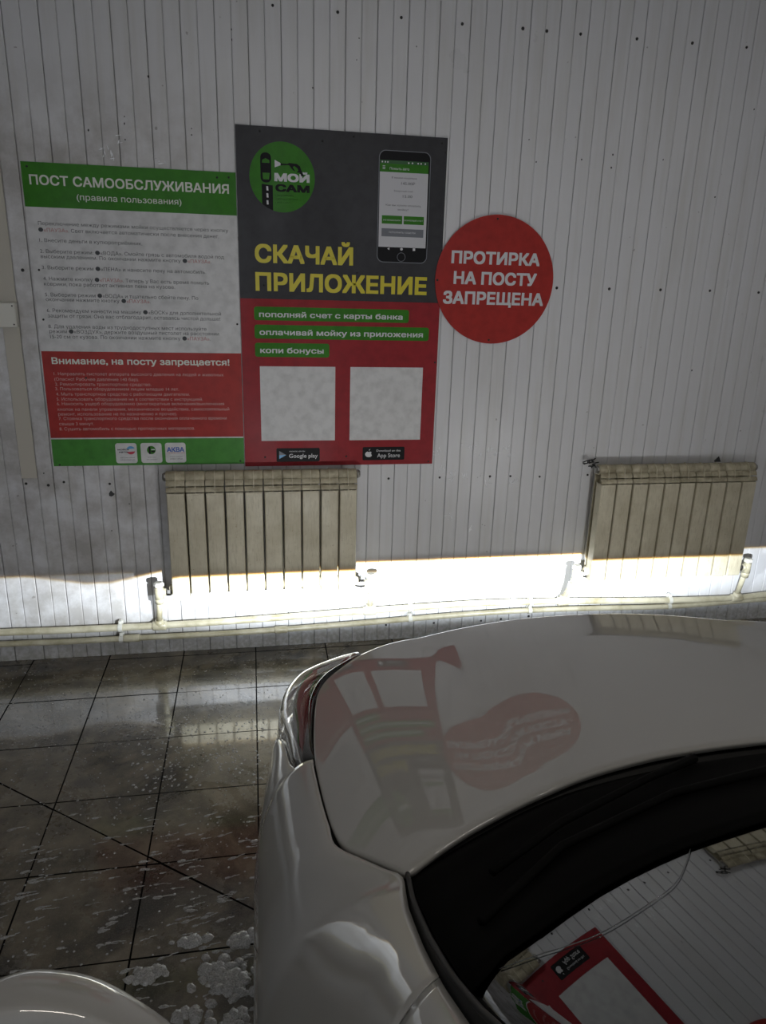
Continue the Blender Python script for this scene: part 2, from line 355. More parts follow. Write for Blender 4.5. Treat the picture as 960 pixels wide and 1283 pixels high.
def build_room():
    # joint strip at the left with its ledge
    t = MB().box(-.9425, -.8830, WY-.005, WY-.0005, .83, 2.13, b=.001).build('trim_1', M_trim); struct(t)
    f = struct(MB().box(XL, XR, -3.9, WY+.1, -.12, -.006).build('floor', M_grout))
    # floor tiles, one object each; cut in two along the oblique saw line
    PX, PY, g = .3225, .3140, .0035
    xs = [-.985+PX*i for i in range(-4, 16)]; ys = [3.050-PY*j for j in range(0, 22)]
    # oblique joint through points A,B
    A = Vector((-.78, 2.165)); B = Vector((-.032, 1.588)); dr = (B-A).normalized(); nn = Vector((-dr.y, dr.x))
    def clip(poly, sgn):
        out = []
        for i in range(len(poly)):
            a, b = Vector(poly[i]), Vector(poly[(i+1) % len(poly)])
            da = sgn*(a-A).dot(nn)-g*.7; db = sgn*(b-A).dot(nn)-g*.7
            if da >= 0: out.append(a)
            if (da >= 0) != (db >= 0): out.append(a+(b-a)*(da/(da-db)))
        return out
    def tile(poly):
        poly = [Vector(q) for q in poly]
        if len(poly) < 3: return
        area_ = abs(sum(poly[i].x*poly[(i+1) % len(poly)].y-poly[(i+1) % len(poly)].x*poly[i].y for i in range(len(poly))))/2
        if area_ < .00006: return
        c = sum(poly, Vector((0, 0)))/len(poly); n = len(poly)
        dz = random.uniform(-.0008, .0008); tx, ty = random.uniform(-.002, .002), random.uniform(-.002, .002)
        H_ = lambda q: dz+tx*(q.x-c.x)+ty*(q.y-c.y)
        ins = [q+(c-q).normalized()*.0010 for q in poly]
        vs = [(q.x, q.y, H_(q)-.0010) for q in poly]+[(q.x, q.y, H_(q)) for q in ins]+[(q.x, q.y, -.008) for q in poly]
        fs = [tuple(range(n, 2*n))]+[(i, (i+1) % n, n+(i+1) % n, n+i) for i in range(n)]+[(2*n+i, 2*n+(i+1) % n, (i+1) % n, i) for i in range(n)]
        MB().add(vs, fs[:1]).add(vs, fs[1:], 1).build('floor_tile', [M_tile, M_grout], f)
    for i in range(len(xs)-1):
        for j in range(-1, len(ys)-1):
            y1 = WY+.01 if j < 0 else ys[j]; y0 = ys[j+1] if j >= 0 else ys[0]
            x0, x1 = xs[i], xs[i+1]
            q = [(x0+g/2, y0+g/2), (x1-g/2, y0+g/2), (x1-g/2, y1-g/2), (x0+g/2, y1-g/2)]
            d = [(Vector(v)-A).dot(nn) for v in q]
            if min(d) < 0 < max(d) and x0 > -2.3 and x1 < 1.3:
                tile(clip(q, 1)); tile(clip(q, -1))
            else: tile(q)
    struct(MB().box(XL, XR, -3.9, WY+.1, 3.25, 3.32).build('ceiling', mat('ceiling_panel', (.42, .42, .42), .6)))
    side = mat('side_cladding', (.55, .55, .55), .5)
    struct(MB().box(XL-.1, XL, -3.9, WY+.1, -.01, 3.25).build('wall_left', side))
    struct(MB().box(XR, XR+.1, -3.9, WY+.1, -.01, 3.25).build('wall_right', side))
    struct(MB().box(XL, XR, -3.9, -3.8, 2.55, 3.25).box(XL, -2.1, -3.9, -3.8, 0, 2.55).box(2.3, XR, -3.9, -3.8, 0, 2.55).build('wall_near', side))
    apron = struct(MB().box(-9, 11, -12, -3.9, -.12, -.004).build('floor_apron', mat('yard_concrete', (.28, .28, .27), .8)))
    # added ceiling lamps, out of view, put in for soft fill light
    for x, y, lab in ((.6, .4, 'added tube ceiling lamp, out of view above the car bonnet'), (3.2, 0, 'added tube ceiling lamp, out of view nearer the right wall')):
        L = thing('added_ceiling_lamp', lab, 'lamp', (x, y, 3.25))
        MB().box(-.66, .66, -.09, .09, -.05, 0, b=.01).build('added_lamp_housing', M_white_pl, L)
        em = mat('added_tube_glow', (1, 1, 1)); em.node_tree.nodes['Principled BSDF'].inputs['Emission Color'].default_value = (1, .93, .84, 1)
        em.node_tree.nodes['Principled BSDF'].inputs['Emission Strength'].default_value = 3
        for dy in (-.04, .04): MB().tube([(-.6, dy, -.068), (.6, dy, -.068)], .013).build('tube', em, L, True)
build_room()

# foam on the floor: uncountable flecks, one object
def build_foam():
    m = MB(); rnd = random.Random(3)
    def blob(x, y, rx, ry, h, ang, n=7):
        ca, sa = math.cos(ang), math.sin(ang); vs = []
        for a, b in ((1, 0), (.75, .65), (.35, .95)):
            for k in range(n):
                t = 2*math.pi*k/n; j = rnd.uniform(.8, 1.2) if a == 1 else 1
                u, v = math.cos(t)*rx*a*j, math.sin(t)*ry*a*j
                vs.append((x+u*ca-v*sa, y+u*sa+v*ca, .0005+h*b))
        vs.append((x, y, .0005+h)); fs = []
        for i in range(2):
            for k in range(n): fs.append((i*n+k, i*n+(k+1) % n, (i+1)*n+(k+1) % n, (i+1)*n+k))
        fs += [(2*n+k, 2*n+(k+1) % n, 3*n) for k in range(n)]
        m.add(vs, fs)
    def ok(x, y): return True
    for _ in range(1500):     # fine droplets and bubbles, denser near the wall
        y = 1.3+1.7*rnd.random()**.8; x = rnd.uniform(-1.15, .12)
        r = rnd.uniform(.0014, .0040); blob(x, y, r, r, r*.55, 0, 6)
    for _ in range(210):      # streaked flecks flowing to the left
        y = rnd.uniform(1.25, 2.05); x = rnd.uniform(-.95, .02); l = rnd.uniform(.005, .015)
        a0 = math.radians(188+rnd.uniform(-10, 10)); r = l*.45
        blob(x, y, l, r, .0018, a0)
        for q in range(rnd.randint(1, 4)):
            blob(x-math.cos(a0)*(l+q*.009), y-math.sin(a0)*(l+q*.009)+rnd.uniform(-.002, .002), .008, r*.35, .0010, a0, 6)
    for _ in range(300):
        y = rnd.uniform(2.12, 2.55); x = rnd.uniform(-.45, .02); r = rnd.uniform(.0018, .0055); blob(x, y, r*rnd.uniform(1, 1.5), r, r*.5, rnd.uniform(0, 3))
    # thick heaps beside the car
    for cx, cy, sx, sy, n in ((-.105, 1.395, .060, .050, 120), (-.06, 1.495, .045, .018, 50), (-.085, 1.27, .04, .03, 40), (-.30, 1.43, .03, .02, 30), (-.19, 1.51, .03, .012, 24), (-.19, 1.31, .03, .015, 14), (.0, 1.36, .03, .04, 30)):
        for _ in range(n):
            r = rnd.uniform(.005, .016); blob(cx+rnd.gauss(0, sx*.5), cy+rnd.gauss(0, sy*.5), r*1.3, r, r*.5, rnd.uniform(0, 3))
    o = m.build('soap_foam', M_foam, None, True, fix=False); o['kind'] = 'stuff'
    tag(o, 'white soap foam flecks and lumps on the wet floor tiles left of the car', 'foam')
build_foam()

# ------------------------------------------------------------------ lettering
def text_mesh(body):
    """outline of a line of type, each contour filled on its own so that overlapping strokes stay solid"""
    from mathutils.geometry import tessellate_polygon
    cu = bpy.data.curves.new('t', 'FONT'); cu.body = body; cu.size = 1; cu.resolution_u = 3; cu.fill_mode = 'NONE'
    o = bpy.data.objects.new('t', cu); COL.objects.link(o)
    dg = bpy.context.evaluated_depsgraph_get(); dg.update()
    me = o.evaluated_get(dg).to_mesh()
    if me is None:
        bpy.data.objects.remove(o); bpy.data.curves.remove(cu); return [], []
    co = [Vector((v.co.x, v.co.y, 0)) for v in me.vertices]
    nb = {}
    for e in me.edges:
        p_, q = e.vertices; nb.setdefault(p_, []).append(q); nb.setdefault(q, []).append(p_)
    o.evaluated_get(dg).to_mesh_clear(); bpy.data.objects.remove(o); bpy.data.curves.remove(cu)
    seen = set(); loops = []
    for st in range(len(co)):
        if st in seen or st not in nb: continue
        lp = [st]; seen.add(st); cur = st
        while True:
            nx = [q for q in nb[cur] if q not in seen]
            if len(lp) == 1 and (st+1) in nx: nx = [st+1]
            if not nx: break
            cur = nx[0]; seen.add(cur); lp.append(cur)
        if len(lp) > 2: loops.append(lp)
    def split(lp, depth=0):      # a contour that crosses itself is cut into simple ones at the crossing
        n = len(lp)
        if depth < 6:
            for i in range(n):
                a, b = co[lp[i]], co[lp[(i+1) % n]]
                for j in range(i+2, n):
                    if i == 0 and j == n-1: continue
                    c, d = co[lp[j]], co[lp[(j+1) % n]]
                    r, q = b-a, d-c; den = r.x*q.y-r.y*q.x
                    if abs(den) < 1e-9: continue
                    t = ((c.x-a.x)*q.y-(c.y-a.y)*q.x)/den; u = ((c.x-a.x)*r.y-(c.y-a.y)*r.x)/den
                    if 1e-4 < t < 1-1e-4 and 1e-4 < u < 1-1e-4:
                        co.append(a+r*t); k = len(co)-1
                        return split(lp[:i+1]+[k]+lp[j+1:], depth+1)+split([k]+lp[i+1:j+1], depth+1)
        return [lp]
    loops = [x for l in loops for x in split(l)]
    def ar(lp): return sum(co[lp[i]].x*co[lp[(i+1) % len(lp)]].y-co[lp[(i+1) % len(lp)]].x*co[lp[i]].y for i in range(len(lp)))/2
    if not loops: return [], []
    A = [ar(l) for l in loops]
    def inside(pt, lp):
        c = False; n = len(lp)
        for i in range(n):
            p_, q = co[lp[i]], co[lp[(i+1) % n]]
            if (p_.y > pt.y) != (q.y > pt.y) and pt.x < (q.x-p_.x)*(pt.y-p_.y)/(q.y-p_.y)+p_.x: c = not c
        return c
    vs, fs = [], []
    outs, holes = [], []
    for l, a_ in zip(loops, A):     # a counter lies inside a larger contour that runs the other way round
        (holes if any(a_*b_ < 0 and abs(b_) > abs(a_) and inside(co[l[0]], k_) for k_, b_ in zip(loops, A)) else outs).append(l)
    for l in outs:
        grp = [l]+[h for h in holes if inside(co[h[0]], l)]
        pts = [[co[i] for i in g_] for g_ in grp]; base = len(vs); vs += [(p_.x, p_.y) for g_ in pts for p_ in g_]
        fs += [tuple(base+i for i in t) for t in tessellate_polygon(pts)]
    return vs, fs
CAP = max(v[1] for v in text_mesh('П')[0])
def lettering(body, x0, x1, z, cap, y, mats, parent, bold=0.0, name='lettering', capscale=1.0):
    """one line of print. '@' = round button mark, '#' toggles the second ink"""
    segs = []; cur = ''; ink = 0
    for ch in body:
        if ch in '@#':
            if cur: segs.append((cur, ink)); cur = ''
            if ch == '@': segs.append(('@', 0))
            else: ink = 1-ink
        else: cur += ch
    if cur: segs.append((cur, ink))
    parts = []; x = 0
    for s_, k in segs:
        if s_ == '@':
            n = 12; vs = [(x+.48+.44*math.cos(2*math.pi*i/n), CAP*.5+.44*math.sin(2*math.pi*i/n)) for i in range(n)]
            parts.append((vs, [tuple(range(n))], 0)); x += 1.0; continue
        vs, fs = text_mesh(s_)
        if not vs: continue
        lead = .22*(len(s_)-len(s_.lstrip())); trail = .26*(len(s_)-len(s_.rstrip()))
        a = min(v[0] for v in vs); b = max(v[0] for v in vs)
        parts.append(([(v[0]-a+x+lead, v[1]) for v in vs], fs, k)); x += lead+(b-a)+trail+.06
    W = max(v[0] for p_ in parts for v in p_[0]); sx = (x1-x0)/W; sz = cap/(CAP+2*bold)*capscale
    m = MB()
    sh = [(0, 0)] if not bold else [(0, 0), (-bold, -bold), (bold, -bold), (-bold, bold), (bold, bold), (-bold, 0), (bold, 0)]
    for q, (dx, dz) in enumerate(sh):     # heavier strokes from slightly shifted layers
        for vs, fs, k in parts: m.add([(x0+(v[0]+dx)*sx, y-q*.00002, z+(v[1]+bold+dz)*sz) for v in vs], fs, k)
    o = m.build(name, mats, parent, fix=False)
    return o
def rrect(x0, x1, z0, z1, r, n=4):
    pts = []
    for cx, cz, a0 in ((x1-r, z0+r, -90), (x1-r, z1-r, 0), (x0+r, z1-r, 90), (x0+r, z0+r, 180)):
        for i in range(n+1):
            t = math.radians(a0+90*i/n); pts.append((cx+r*math.cos(t), cz+r*math.sin(t)))
    return pts
def circ(cx, cz, r, n=48, a0=0, a1=360):
    full = abs(a1-a0) >= 360
    return [(cx+r*math.cos(math.radians(a0+(a1-a0)*i/(n if full else n-1))), cz+r*math.sin(math.radians(a0+(a1-a0)*i/(n if full else n-1)))) for i in range(n)]
def decal(pts, y, m, name, parent, d=.0005):
    return MB().poly(pts, y-d, y).build(name, m, parent)

P1_HEAD = [
    ('ПОСТ САМООБСЛУЖИВАНИЯ', -0.7870, -0.0717, 1.9473, 0.0340),
    ('(правила пользования)', -0.6282, -0.2501, 1.9009, 0.0215),
]
P1_BODY = [
    ('Переключение между режимами мойки осуществляется через кнопку', -0.7738, -0.0785, 1.8070, 0.0135),
    ('@ #«ПАУЗА»#. Свет включается автоматически после внесения денег.', -0.7763, -0.1148, 1.7841, 0.0136),
    ('1. Внесите деньги в купюроприёмник.', -0.7757, -0.4045, 1.7476, 0.0137),
    ('2. Выберите режим: @«ВОДА». Смойте грязь с автомобиля водой под', -0.7772, -0.0979, 1.7085, 0.0138),
    ('высоким давлением. По окончании нажмите кнопку @#«ПАУЗА»#.', -0.7770, -0.1484, 1.6897, 0.0139),
    ('3. Выберите режим @«ПЕНА» и нанесите пену на автомобиль.', -0.7769, -0.1698, 1.6502, 0.0140),
    ('4. Нажмите кнопку @#«ПАУЗА»#. Теперь у Вас есть время помыть', -0.7765, -0.1597, 1.6098, 0.0141),
    ('коврики, пока работает активная пена на кузове.', -0.7757, -0.2914, 1.5904, 0.0142),
    ('5. Выберите режим @«ВОДА» и тщательно сбейте пену. По', -0.7761, -0.2043, 1.5510, 0.0143),
    ('окончании нажмите кнопку @#«ПАУЗА»#.', -0.7751, -0.3881, 1.5334, 0.0143),
    ('6. Рекомендуем нанести на машину @«ВОСК» для дополнительной', -0.7756, -0.1183, 1.4924, 0.0145),
]
P1_BODY2 = [
    ('защиты от грязи. Она вас отблагодарит, оставаясь чистой дольше!', -0.7741, -0.1220, 1.4724, 0.0145),
    ('8. Для удаления воды из труднодоступных мест используйте', -0.7762, -0.1775, 1.4323, 0.0146),
    ('режим @«ВОЗДУХ», держите воздушный пистолет на расстоянии', -0.7744, -0.1294, 1.4137, 0.0146),
    ('15-20 см от кузова. По окончании нажмите кнопку @#«ПАУЗА»#.', -0.7737, -0.1639, 1.3935, 0.0147),
]
P1_WARN = [
    ('Внимание, на посту запрещается!', -0.7769, -0.0927, 1.2945, 0.0261),
]
P1_RULES = [
    ('1. Направлять пистолет аппарата высокого давления на людей и животных', -0.7749, -0.1171, 1.2508, 0.0121),
    ('(Опасно! Рабочее давление 140 бар).', -0.7751, -0.4533, 1.2296, 0.0122),
    ('2. Ремонтировать транспортное средство.', -0.7742, -0.4063, 1.2097, 0.0123),
    ('3. Пользоваться оборудованием лицам младше 14 лет.', -0.7751, -0.2985, 1.1913, 0.0123),
    ('4. Мыть транспортное средство с работающим двигателем.', -0.7743, -0.2564, 1.1705, 0.0123),
    ('5. Использовать оборудование не в соответствии с инструкцией.', -0.7743, -0.2046, 1.1500, 0.0124),
    ('6. Наносить ущерб оборудованию (многократные включения/выключения', -0.7752, -0.1195, 1.1316, 0.0124),
    ('кнопок на панели управления, механическое воздействие, самостоятельный', -0.7745, -0.0992, 1.1093, 0.0125),
    ('ремонт, использование не по назначению и прочее).', -0.7745, -0.3114, 1.0898, 0.0125),
    ('7. Стоянка транспортного средства после окончания оплаченного времени', -0.7743, -0.1112, 1.0714, 0.0126),
    ('свыше 3 минут.', -0.7746, -0.6417, 1.0501, 0.0127),
    ('8. Сушить автомобиль с помощью протирочных материалов.', -0.7756, -0.2427, 1.0292, 0.0127),
]
P2_HEAD = [
    ('СКАЧАЙ', 0.0250, 0.4104, 1.6992, 0.0697),
    ('ПРИЛОЖЕНИЕ', 0.0250, 0.7214, 1.5919, 0.0712),
]
P2_PILL = [
    ('пополняй счет с карты банка', 0.0338, 0.6257, 1.4905, 0.0219),
    ('оплачивай мойку из приложения', 0.0340, 0.7162, 1.4195, 0.0222),
    ('копи бонусы', 0.0352, 0.2948, 1.3470, 0.0226),
]
BADGE = [
    ('ANDROID APP ON', 0.1478, 0.2150, 0.9292, 0.0051),
    ('Google play', 0.1475, 0.2706, 0.9031, 0.0186),
    ('Download on the', 0.5295, 0.6376, 0.9261, 0.0095),
    ('App Store', 0.5333, 0.6353, 0.9002, 0.0189),
]
ROUND = [
    ('ПРОТИРКА', 0.8257, 1.2059, 1.7214, 0.0503),
    ('НА ПОСТУ', 0.8395, 1.1982, 1.6401, 0.0512),
    ('ЗАПРЕЩЕНА', 0.7984, 1.2365, 1.5598, 0.0520),
]
LOGO = [
    ('МОЙ', 0.1062, 0.2358, 1.9992, 0.0292),
    ('САМ', 0.1093, 0.2356, 1.9626, 0.0267),
    ('сеть автомоек', 0.1091, 0.1714, 1.9476, 0.0043),
    ('самообслуживания', 0.1089, 0.1960, 1.9348, 0.0044),
    ('мой-сам.рф', 0.1087, 0.1595, 1.9213, 0.0043),
]
PHONE = [
    ('Помыть авто', 0.5545, 0.6330, 2.0627, 0.0093),
    ('В вашем кошельке', 0.5635, 0.6646, 2.0316, 0.0065),
    ('145.00₽', 0.6025, 0.6582, 2.0100, 0.0102),
    ('Бонусный счет', 0.5743, 0.6523, 1.9836, 0.0059),
    ('15.00', 0.6103, 0.6491, 1.9627, 0.0103),
    ('Как вы хотите оплатить', 0.5424, 0.6853, 1.9300, 0.0074),
    ('мойку?', 0.5916, 0.6346, 1.9146, 0.0067),
    ('ИЗ КОШЕЛЬКА', 0.5338, 0.6044, 1.8747, 0.0052),
    ('БОНУСНЫЙ СЧЕТ', 0.6196, 0.6960, 1.8760, 0.0052),
    ('ПОПОЛНИТЬ КОШЕЛЕК', 0.5584, 0.6689, 1.8289, 0.0060),
]
SPONSOR = [
    ('МОЙСЯ', -0.5574, -0.5132, 0.9438, 0.0059),
    ('АВТО', -0.5535, -0.5179, 0.9332, 0.0060),
    ('АВТОМОЙКИ', -0.5513, -0.4929, 0.9105, 0.0042),
    ('САМООБСЛУЖИВАНИЯ', -0.5520, -0.4924, 0.9011, 0.0043),
    ('МОЙ САМ', -0.4394, -0.4073, 0.9118, 0.0034),
    ('АВТОМОЙКИ', -0.4453, -0.4027, 0.9019, 0.0034),
    ('АКВА', -0.3601, -0.2912, 0.9350, 0.0205),
    ('ТЕХНОЛОГИЯ', -0.3597, -0.2899, 0.9285, 0.0043),
    ('аквастрой.рф', -0.3505, -0.2988, 0.9132, 0.0035),
    ('МОЙКИ ГОРОДА', -0.3498, -0.2982, 0.9029, 0.0043),
]

def screws(L, y, parent):
    for x, z in L:
        MB().dome((x, y, z), .0045, .003).build('screw', M_screw, parent, True)

def build_rules_board():
    b = thing('rules_board', 'white rules board with green header and red warning block, leftmost of the signs', 'sign', (-.43, WY, .88))
    iv = Matrix.Translation((.43, -WY, -.88))
    def par(o): o.parent = b; o.matrix_parent_inverse = iv; return o
    Y = WY-.0015; x0, x1, z0, z1 = -.8125, -.0435, .880, 2.022
    par(MB().box(x0, x1, Y-.004, Y, z0, z1).build('panel', P_white)); F = Y-.004
    par(decal([(x0, 1.869), (x1, 1.869), (x1, z1), (x0, z1)], F, P_green, 'header_band', None))
    par(decal([(x0, .998), (x1, .998), (x1, 1.344), (x0, 1.344)], F, P_red, 'warning_band', None))
    par(decal([(x0, z0), (x1, z0), (x1, .9925), (x0, .9925)], F, P_green2, 'footer_band', None))
    F2 = F-.0011
    for (t, a, c, z, h), bo in zip(P1_HEAD, (.022, .004)): par(lettering(t, a, c, z-.002, h, F2, I_head, None, bo))
    for t, a, c, z, h in P1_BODY+P1_BODY2: par(lettering(t, a, c, z, h, F-.0006, [I_dark, I_red], None, 0, capscale=.95))
    for t, a, c, z, h in P1_WARN: par(lettering(t, a, c, z, h, F2, I_head, None, .022))
    for t, a, c, z, h in P1_RULES: par(lettering(t, a, c, z, h, F2, I_pale, None, 0))
    # three sponsor tiles
    for i, (a, c) in enumerate(((-.5664, -.4814), (-.4661, -.3815), (-.3678, -.2844))):
        par(decal(rrect(a, c, .889, .974, .010), F-.0005, P_white, 'logo_tile', None))
    G = F-.0011
    lz = lambda y_: .889+(328-y_)/8*.0031*1.02
    cx = -.5055; cz = .944; R = .0175
    par(decal(circ(cx, cz, R, 24, 25, 165), G, I_lblue, 'logo_mark', None))
    par(decal(circ(cx, cz, R, 24, 205, 345), G, I_rd, 'logo_mark', None))
    cx = -.4235; cz = .944
    par(decal(circ(cx, cz, R, 32), G, P_green, 'logo_mark', None))
    par(decal([(cx-.010, cz-.017), (cx-.003, cz-.017), (cx-.003, cz+.016), (cx-.010, cz+.016)], G-.0005, I_black, 'logo_mark', None))
    par(decal([(cx-.001, cz-.009), (cx+.014, cz-.009), (cx+.014, cz-.002), (cx-.001, cz-.002)], G-.0005, I_black, 'logo_mark', None))
    par(decal([(cx-.001, cz), (cx+.015, cz), (cx+.015, cz+.004), (cx-.001, cz+.004)], G-.0005, P_white, 'logo_mark', None))
    for k, (t, a, c, z, h) in enumerate(SPONSOR):
        mm = {0: I_black, 1: I_black, 6: I_blue, 7: I_rd}.get(k, I_dark)
        par(lettering(t, a, c, z, h, G-.0006, mm, None, .03 if k in (0, 1, 6) else 0))
    for x, z in [(-0.7921, 2.0061), (-0.0696, 2.0036), (-0.1131, 2.0015), (-0.7882, 1.6466), (-0.7918, 1.4639), (-0.0551, 1.4599), (-0.79, 0.8854), (-0.0603, 0.8916), (-0.6555, 1.2407)]:
        par(MB().dome((x, F-.0006, z), .0042, .003).build('screw', M_screw, None, True))
build_rules_board()

def build_app_poster():
    b = thing('app_poster', 'charcoal and red app poster with yellow heading, above the left radiator', 'poster', (.37, WY, .868))
    iv = Matrix.Translation((-.37, -WY, -.868))
    def par(o): o.parent = b; o.matrix_parent_inverse = iv; return o
    Y = WY-.0015; x0, x1, z0, z1 = -.0405, .7845, .868, 2.1885
    par(MB().box(x0, x1, Y-.005, Y, z0, z1).build('panel', P_grey)); F = Y-.005
    par(decal([(x0, z0), (x1, z0), (x1, 1.5615), (x0, 1.5615)], F, P_red2, 'red_band', None))
    G = F-.0005; G1 = F-.0010; G2 = F-.0016
    # round green mark
    cx, cz, R = .1335, 2.0135, .1255
    par(decal(circ(cx, cz, R, 56), F, P_green, 'logo_disc', None))
    # road running down, clipped by the disc
    rl, rr = .0545, .0965
    def zb(x): return cz-math.sqrt(max(R*R-(x-cx)**2, 0))
    road = [(rl, zb(rl))]+[(rl+(rr-rl)*i/6, zb(rl+(rr-rl)*i/6)) for i in range(1, 7)]+[(rr, 1.9835), (rl, 1.9875)]
    par(decal(road, G, I_black, 'road_print', None))
    for zc in (1.972, 1.947, 1.922): par(decal([(.0725, zc-.0075), (.0795, zc-.0075), (.0785, zc+.0075), (.0715, zc+.0075)], G1, I_white, 'road_dash', None))
    # car seen from above
    car = rrect(.0505, .0915, 1.9925, 2.098, .018, 6)
    par(decal(car, G, I_black, 'car_print', None))
    par(decal([(.0565, 2.062), (.0855, 2.062), (.0845, 2.072), (.071, 2.078), (.0580, 2.072)], G1, P_green, 'car_window_print', None))
    par(decal([(.0600, 2.004), (.0820, 2.004), (.0860, 2.027), (.0580, 2.027)], G1, P_green, 'car_window_print', None))
    # spray gun and its white jet
    par(decal([(.1050, 2.0480), (.1270, 2.0560), (.1270, 2.0640), (.1050, 2.0740)], G, I_white, 'jet_print', None))
    par(decal([(.1280, 2.0545), (.1335, 2.0565), (.1600, 2.0580), (.1680, 2.0480), (.1760, 2.0400), (.1900, 2.0340), (.2010, 2.0330), (.2080, 2.0200), (.2170, 2.0230), (.2070, 2.0420), (.2020, 2.0560), (.1900, 2.0640), (.1590, 2.0660), (.1550, 2.0625), (.1335, 2.0620), (.1280, 2.0650)], G, I_black, 'spray_gun_print', None))
    par(decal([(.1740, 2.0520), (.1860, 2.0330), (.1950, 2.0400), (.1920, 2.0480), (.1800, 2.0560)], G1, P_green, 'gun_grip_print', None))
    for k, (t, a, c, z, h) in enumerate(LOGO): par(lettering(t, a, c, z, h, G, [I_white, I_black, I_gap, I_gap, I_gap][k], None, .05 if k < 2 else .0))
    # yellow heading
    for t, a, c, z, h in P2_HEAD: par(lettering(t, a, c, z, h, G, I_yel, None, .034))
    # green pills
    for a, c, z0_, z1_ in ((.0132, .6532, 1.4775, 1.5310), (.0132, .7423, 1.4050, 1.4600), (.0132, .3193, 1.3312, 1.3878)):
        par(decal(rrect(a, c, z0_, z1_, .010), F-.0005, P_green2 if 0 else P_green, 'text_pill', None))
    for t, a, c, z, h in P2_PILL: par(lettering(t, a, c, z, h, F-.0012, I_white, None, .022))
    for a, c in ((.0311, .3450), (.4090, .7235)):
        par(decal([(a, .9785), (c, .9785), (c, 1.2930), (a, 1.2930)], F-.0005, P_white, 'white_square', None))
    # store badges
    for a, c, z0_, z1_ in ((.0933, .2797, .8860, .9460), (.4678, .6558, .8880, .9475)):
        par(decal(rrect(a, c, z0_, z1_, .006), F-.0005, I_black, 'store_badge', None))
    for t, a, c, z, h in BADGE: par(lettering(t, a, c, z, h, F-.0012, I_white, None, .008))
    par(decal([(.1050, .8990), (.1350, .9160), (.1050, .9160)], F-.0010, I_lblue, 'play_mark', None))
    par(decal([(.1050, .9160), (.1350, .9160), (.1050, .9340)], F-.0010, I_slate, 'play_mark', None))
    ap = []
    ax, az = .4955, .9150
    for i in range(28):
        t = 2*math.pi*i/28; r = .0150*(1+.10*math.cos(2*t))*(1-.10*math.cos(t)**8 if math.cos(t) > 0 else 1)
        x, z = ax+r*math.cos(t)*.98, az+r*math.sin(t)*.95
        d = math.hypot(x-(ax+.0195), z-(az+.003))
        if d < .0095: x -= (.0095-d)
        if abs(x-ax) < .003 and z > az: z -= .0025
        ap.append((x, z))
    par(decal(ap, F-.0010, I_white, 'apple_mark', None))
    par(decal([(ax+.000, az+.0165), (ax+.004, az+.0175), (ax+.007, az+.0235), (ax+.002, az+.0215)], F-.0010, I_white, 'apple_leaf', None))
    # phone picture
    par(decal(rrect(.5105, .7200, 1.7160, 2.1325, .026, 6), F, I_slate, 'phone_print', None))
    par(decal(rrect(.5135, .7170, 1.7190, 2.1295, .024, 6), G, I_black, 'phone_print', None))
    par(decal([(.5165, 1.7755), (.7120, 1.7755), (.7105, 2.0965), (.5150, 2.0965)], G-.0004, I_screen, 'screen_print', None))
    par(decal([(.5150, 2.0540), (.7110, 2.0540), (.7105, 2.0840), (.5150, 2.0840)], G-.0008, P_green, 'screen_bar', None))
    par(decal([(.5150, 2.0840), (.7110, 2.0840), (.7105, 2.0965), (.5150, 2.0965)], G-.0008, I_dkgreen, 'screen_bar', None))
    par(decal([(.5275, 1.8635), (.6110, 1.8635), (.6110, 1.8945), (.5275, 1.8945)], G-.0008, P_green, 'screen_button', None))
    par(decal([(.6170, 1.8635), (.7005, 1.8635), (.7005, 1.8945), (.6170, 1.8945)], G-.0008, P_green, 'screen_button', None))
    par(decal([(.5275, 1.8155), (.7005, 1.8155), (.7005, 1.8460), (.5275, 1.8460)], G-.0008, I_slate, 'screen_button', None))
    for k, (t, a, c, z, h) in enumerate(PHONE): par(lettering(t, a, c, z, h, G-.0014, I_white if k in (0, 7, 8, 9) else I_dark, None, .0))
    for dz in (0, .005, .010): par(decal([(.5260, 2.0640+dz), (.5360, 2.0640+dz), (.5360, 2.0660+dz), (.5260, 2.0660+dz)], G-.0014, I_white, 'menu_bar', None))
    par(decal([(.5620, 1.7640), (.5620, 1.7760-.002), (.5530, 1.7700-.001)], G-.0005, I_white, 'back_mark', None))
    par(decal(circ(.6120, 1.7690, .0055, 12), G-.0005, I_white, 'home_mark', None))
    par(decal([(.6590, 1.7640), (.6690, 1.7640), (.6690, 1.7740), (.6590, 1.7740)], G-.0005, I_white, 'square_mark', None))
    ring = MB(); o_ = circ(.6120, 1.7385, .0175, 24); i_ = circ(.6120, 1.7385, .0155, 24)
    ring.add([(p_[0], G-.0006, p_[1]) for p_ in o_+i_], [(k, (k+1) % 24, 24+(k+1) % 24, 24+k) for k in range(24)]); par(ring.build('button_ring', I_slate))
    for k, xx in enumerate((.524, .536, .546, .630, .645, .668, .680, .697)): par(decal(circ(xx, 2.0895, .003, 8), G-.0014, I_white, 'status_mark', None))
    for x, z in [(0.0513, 2.1704), (0.2889, 2.1495), (0.4098, 2.1726), (0.7631, 2.1678), (0.7780, 2.1364), (0.7713, 1.9034), (0.0561, 1.6146), (0.4319, 1.6719), (0.7754, 1.3153), (0.045, 0.9073), (0.3963, 0.9069), (0.7671, 0.8786)]:
        par(MB().dome((x, F-.0006, z), .0042, .003).build('screw', M_screw, None, True))
build_app_poster()

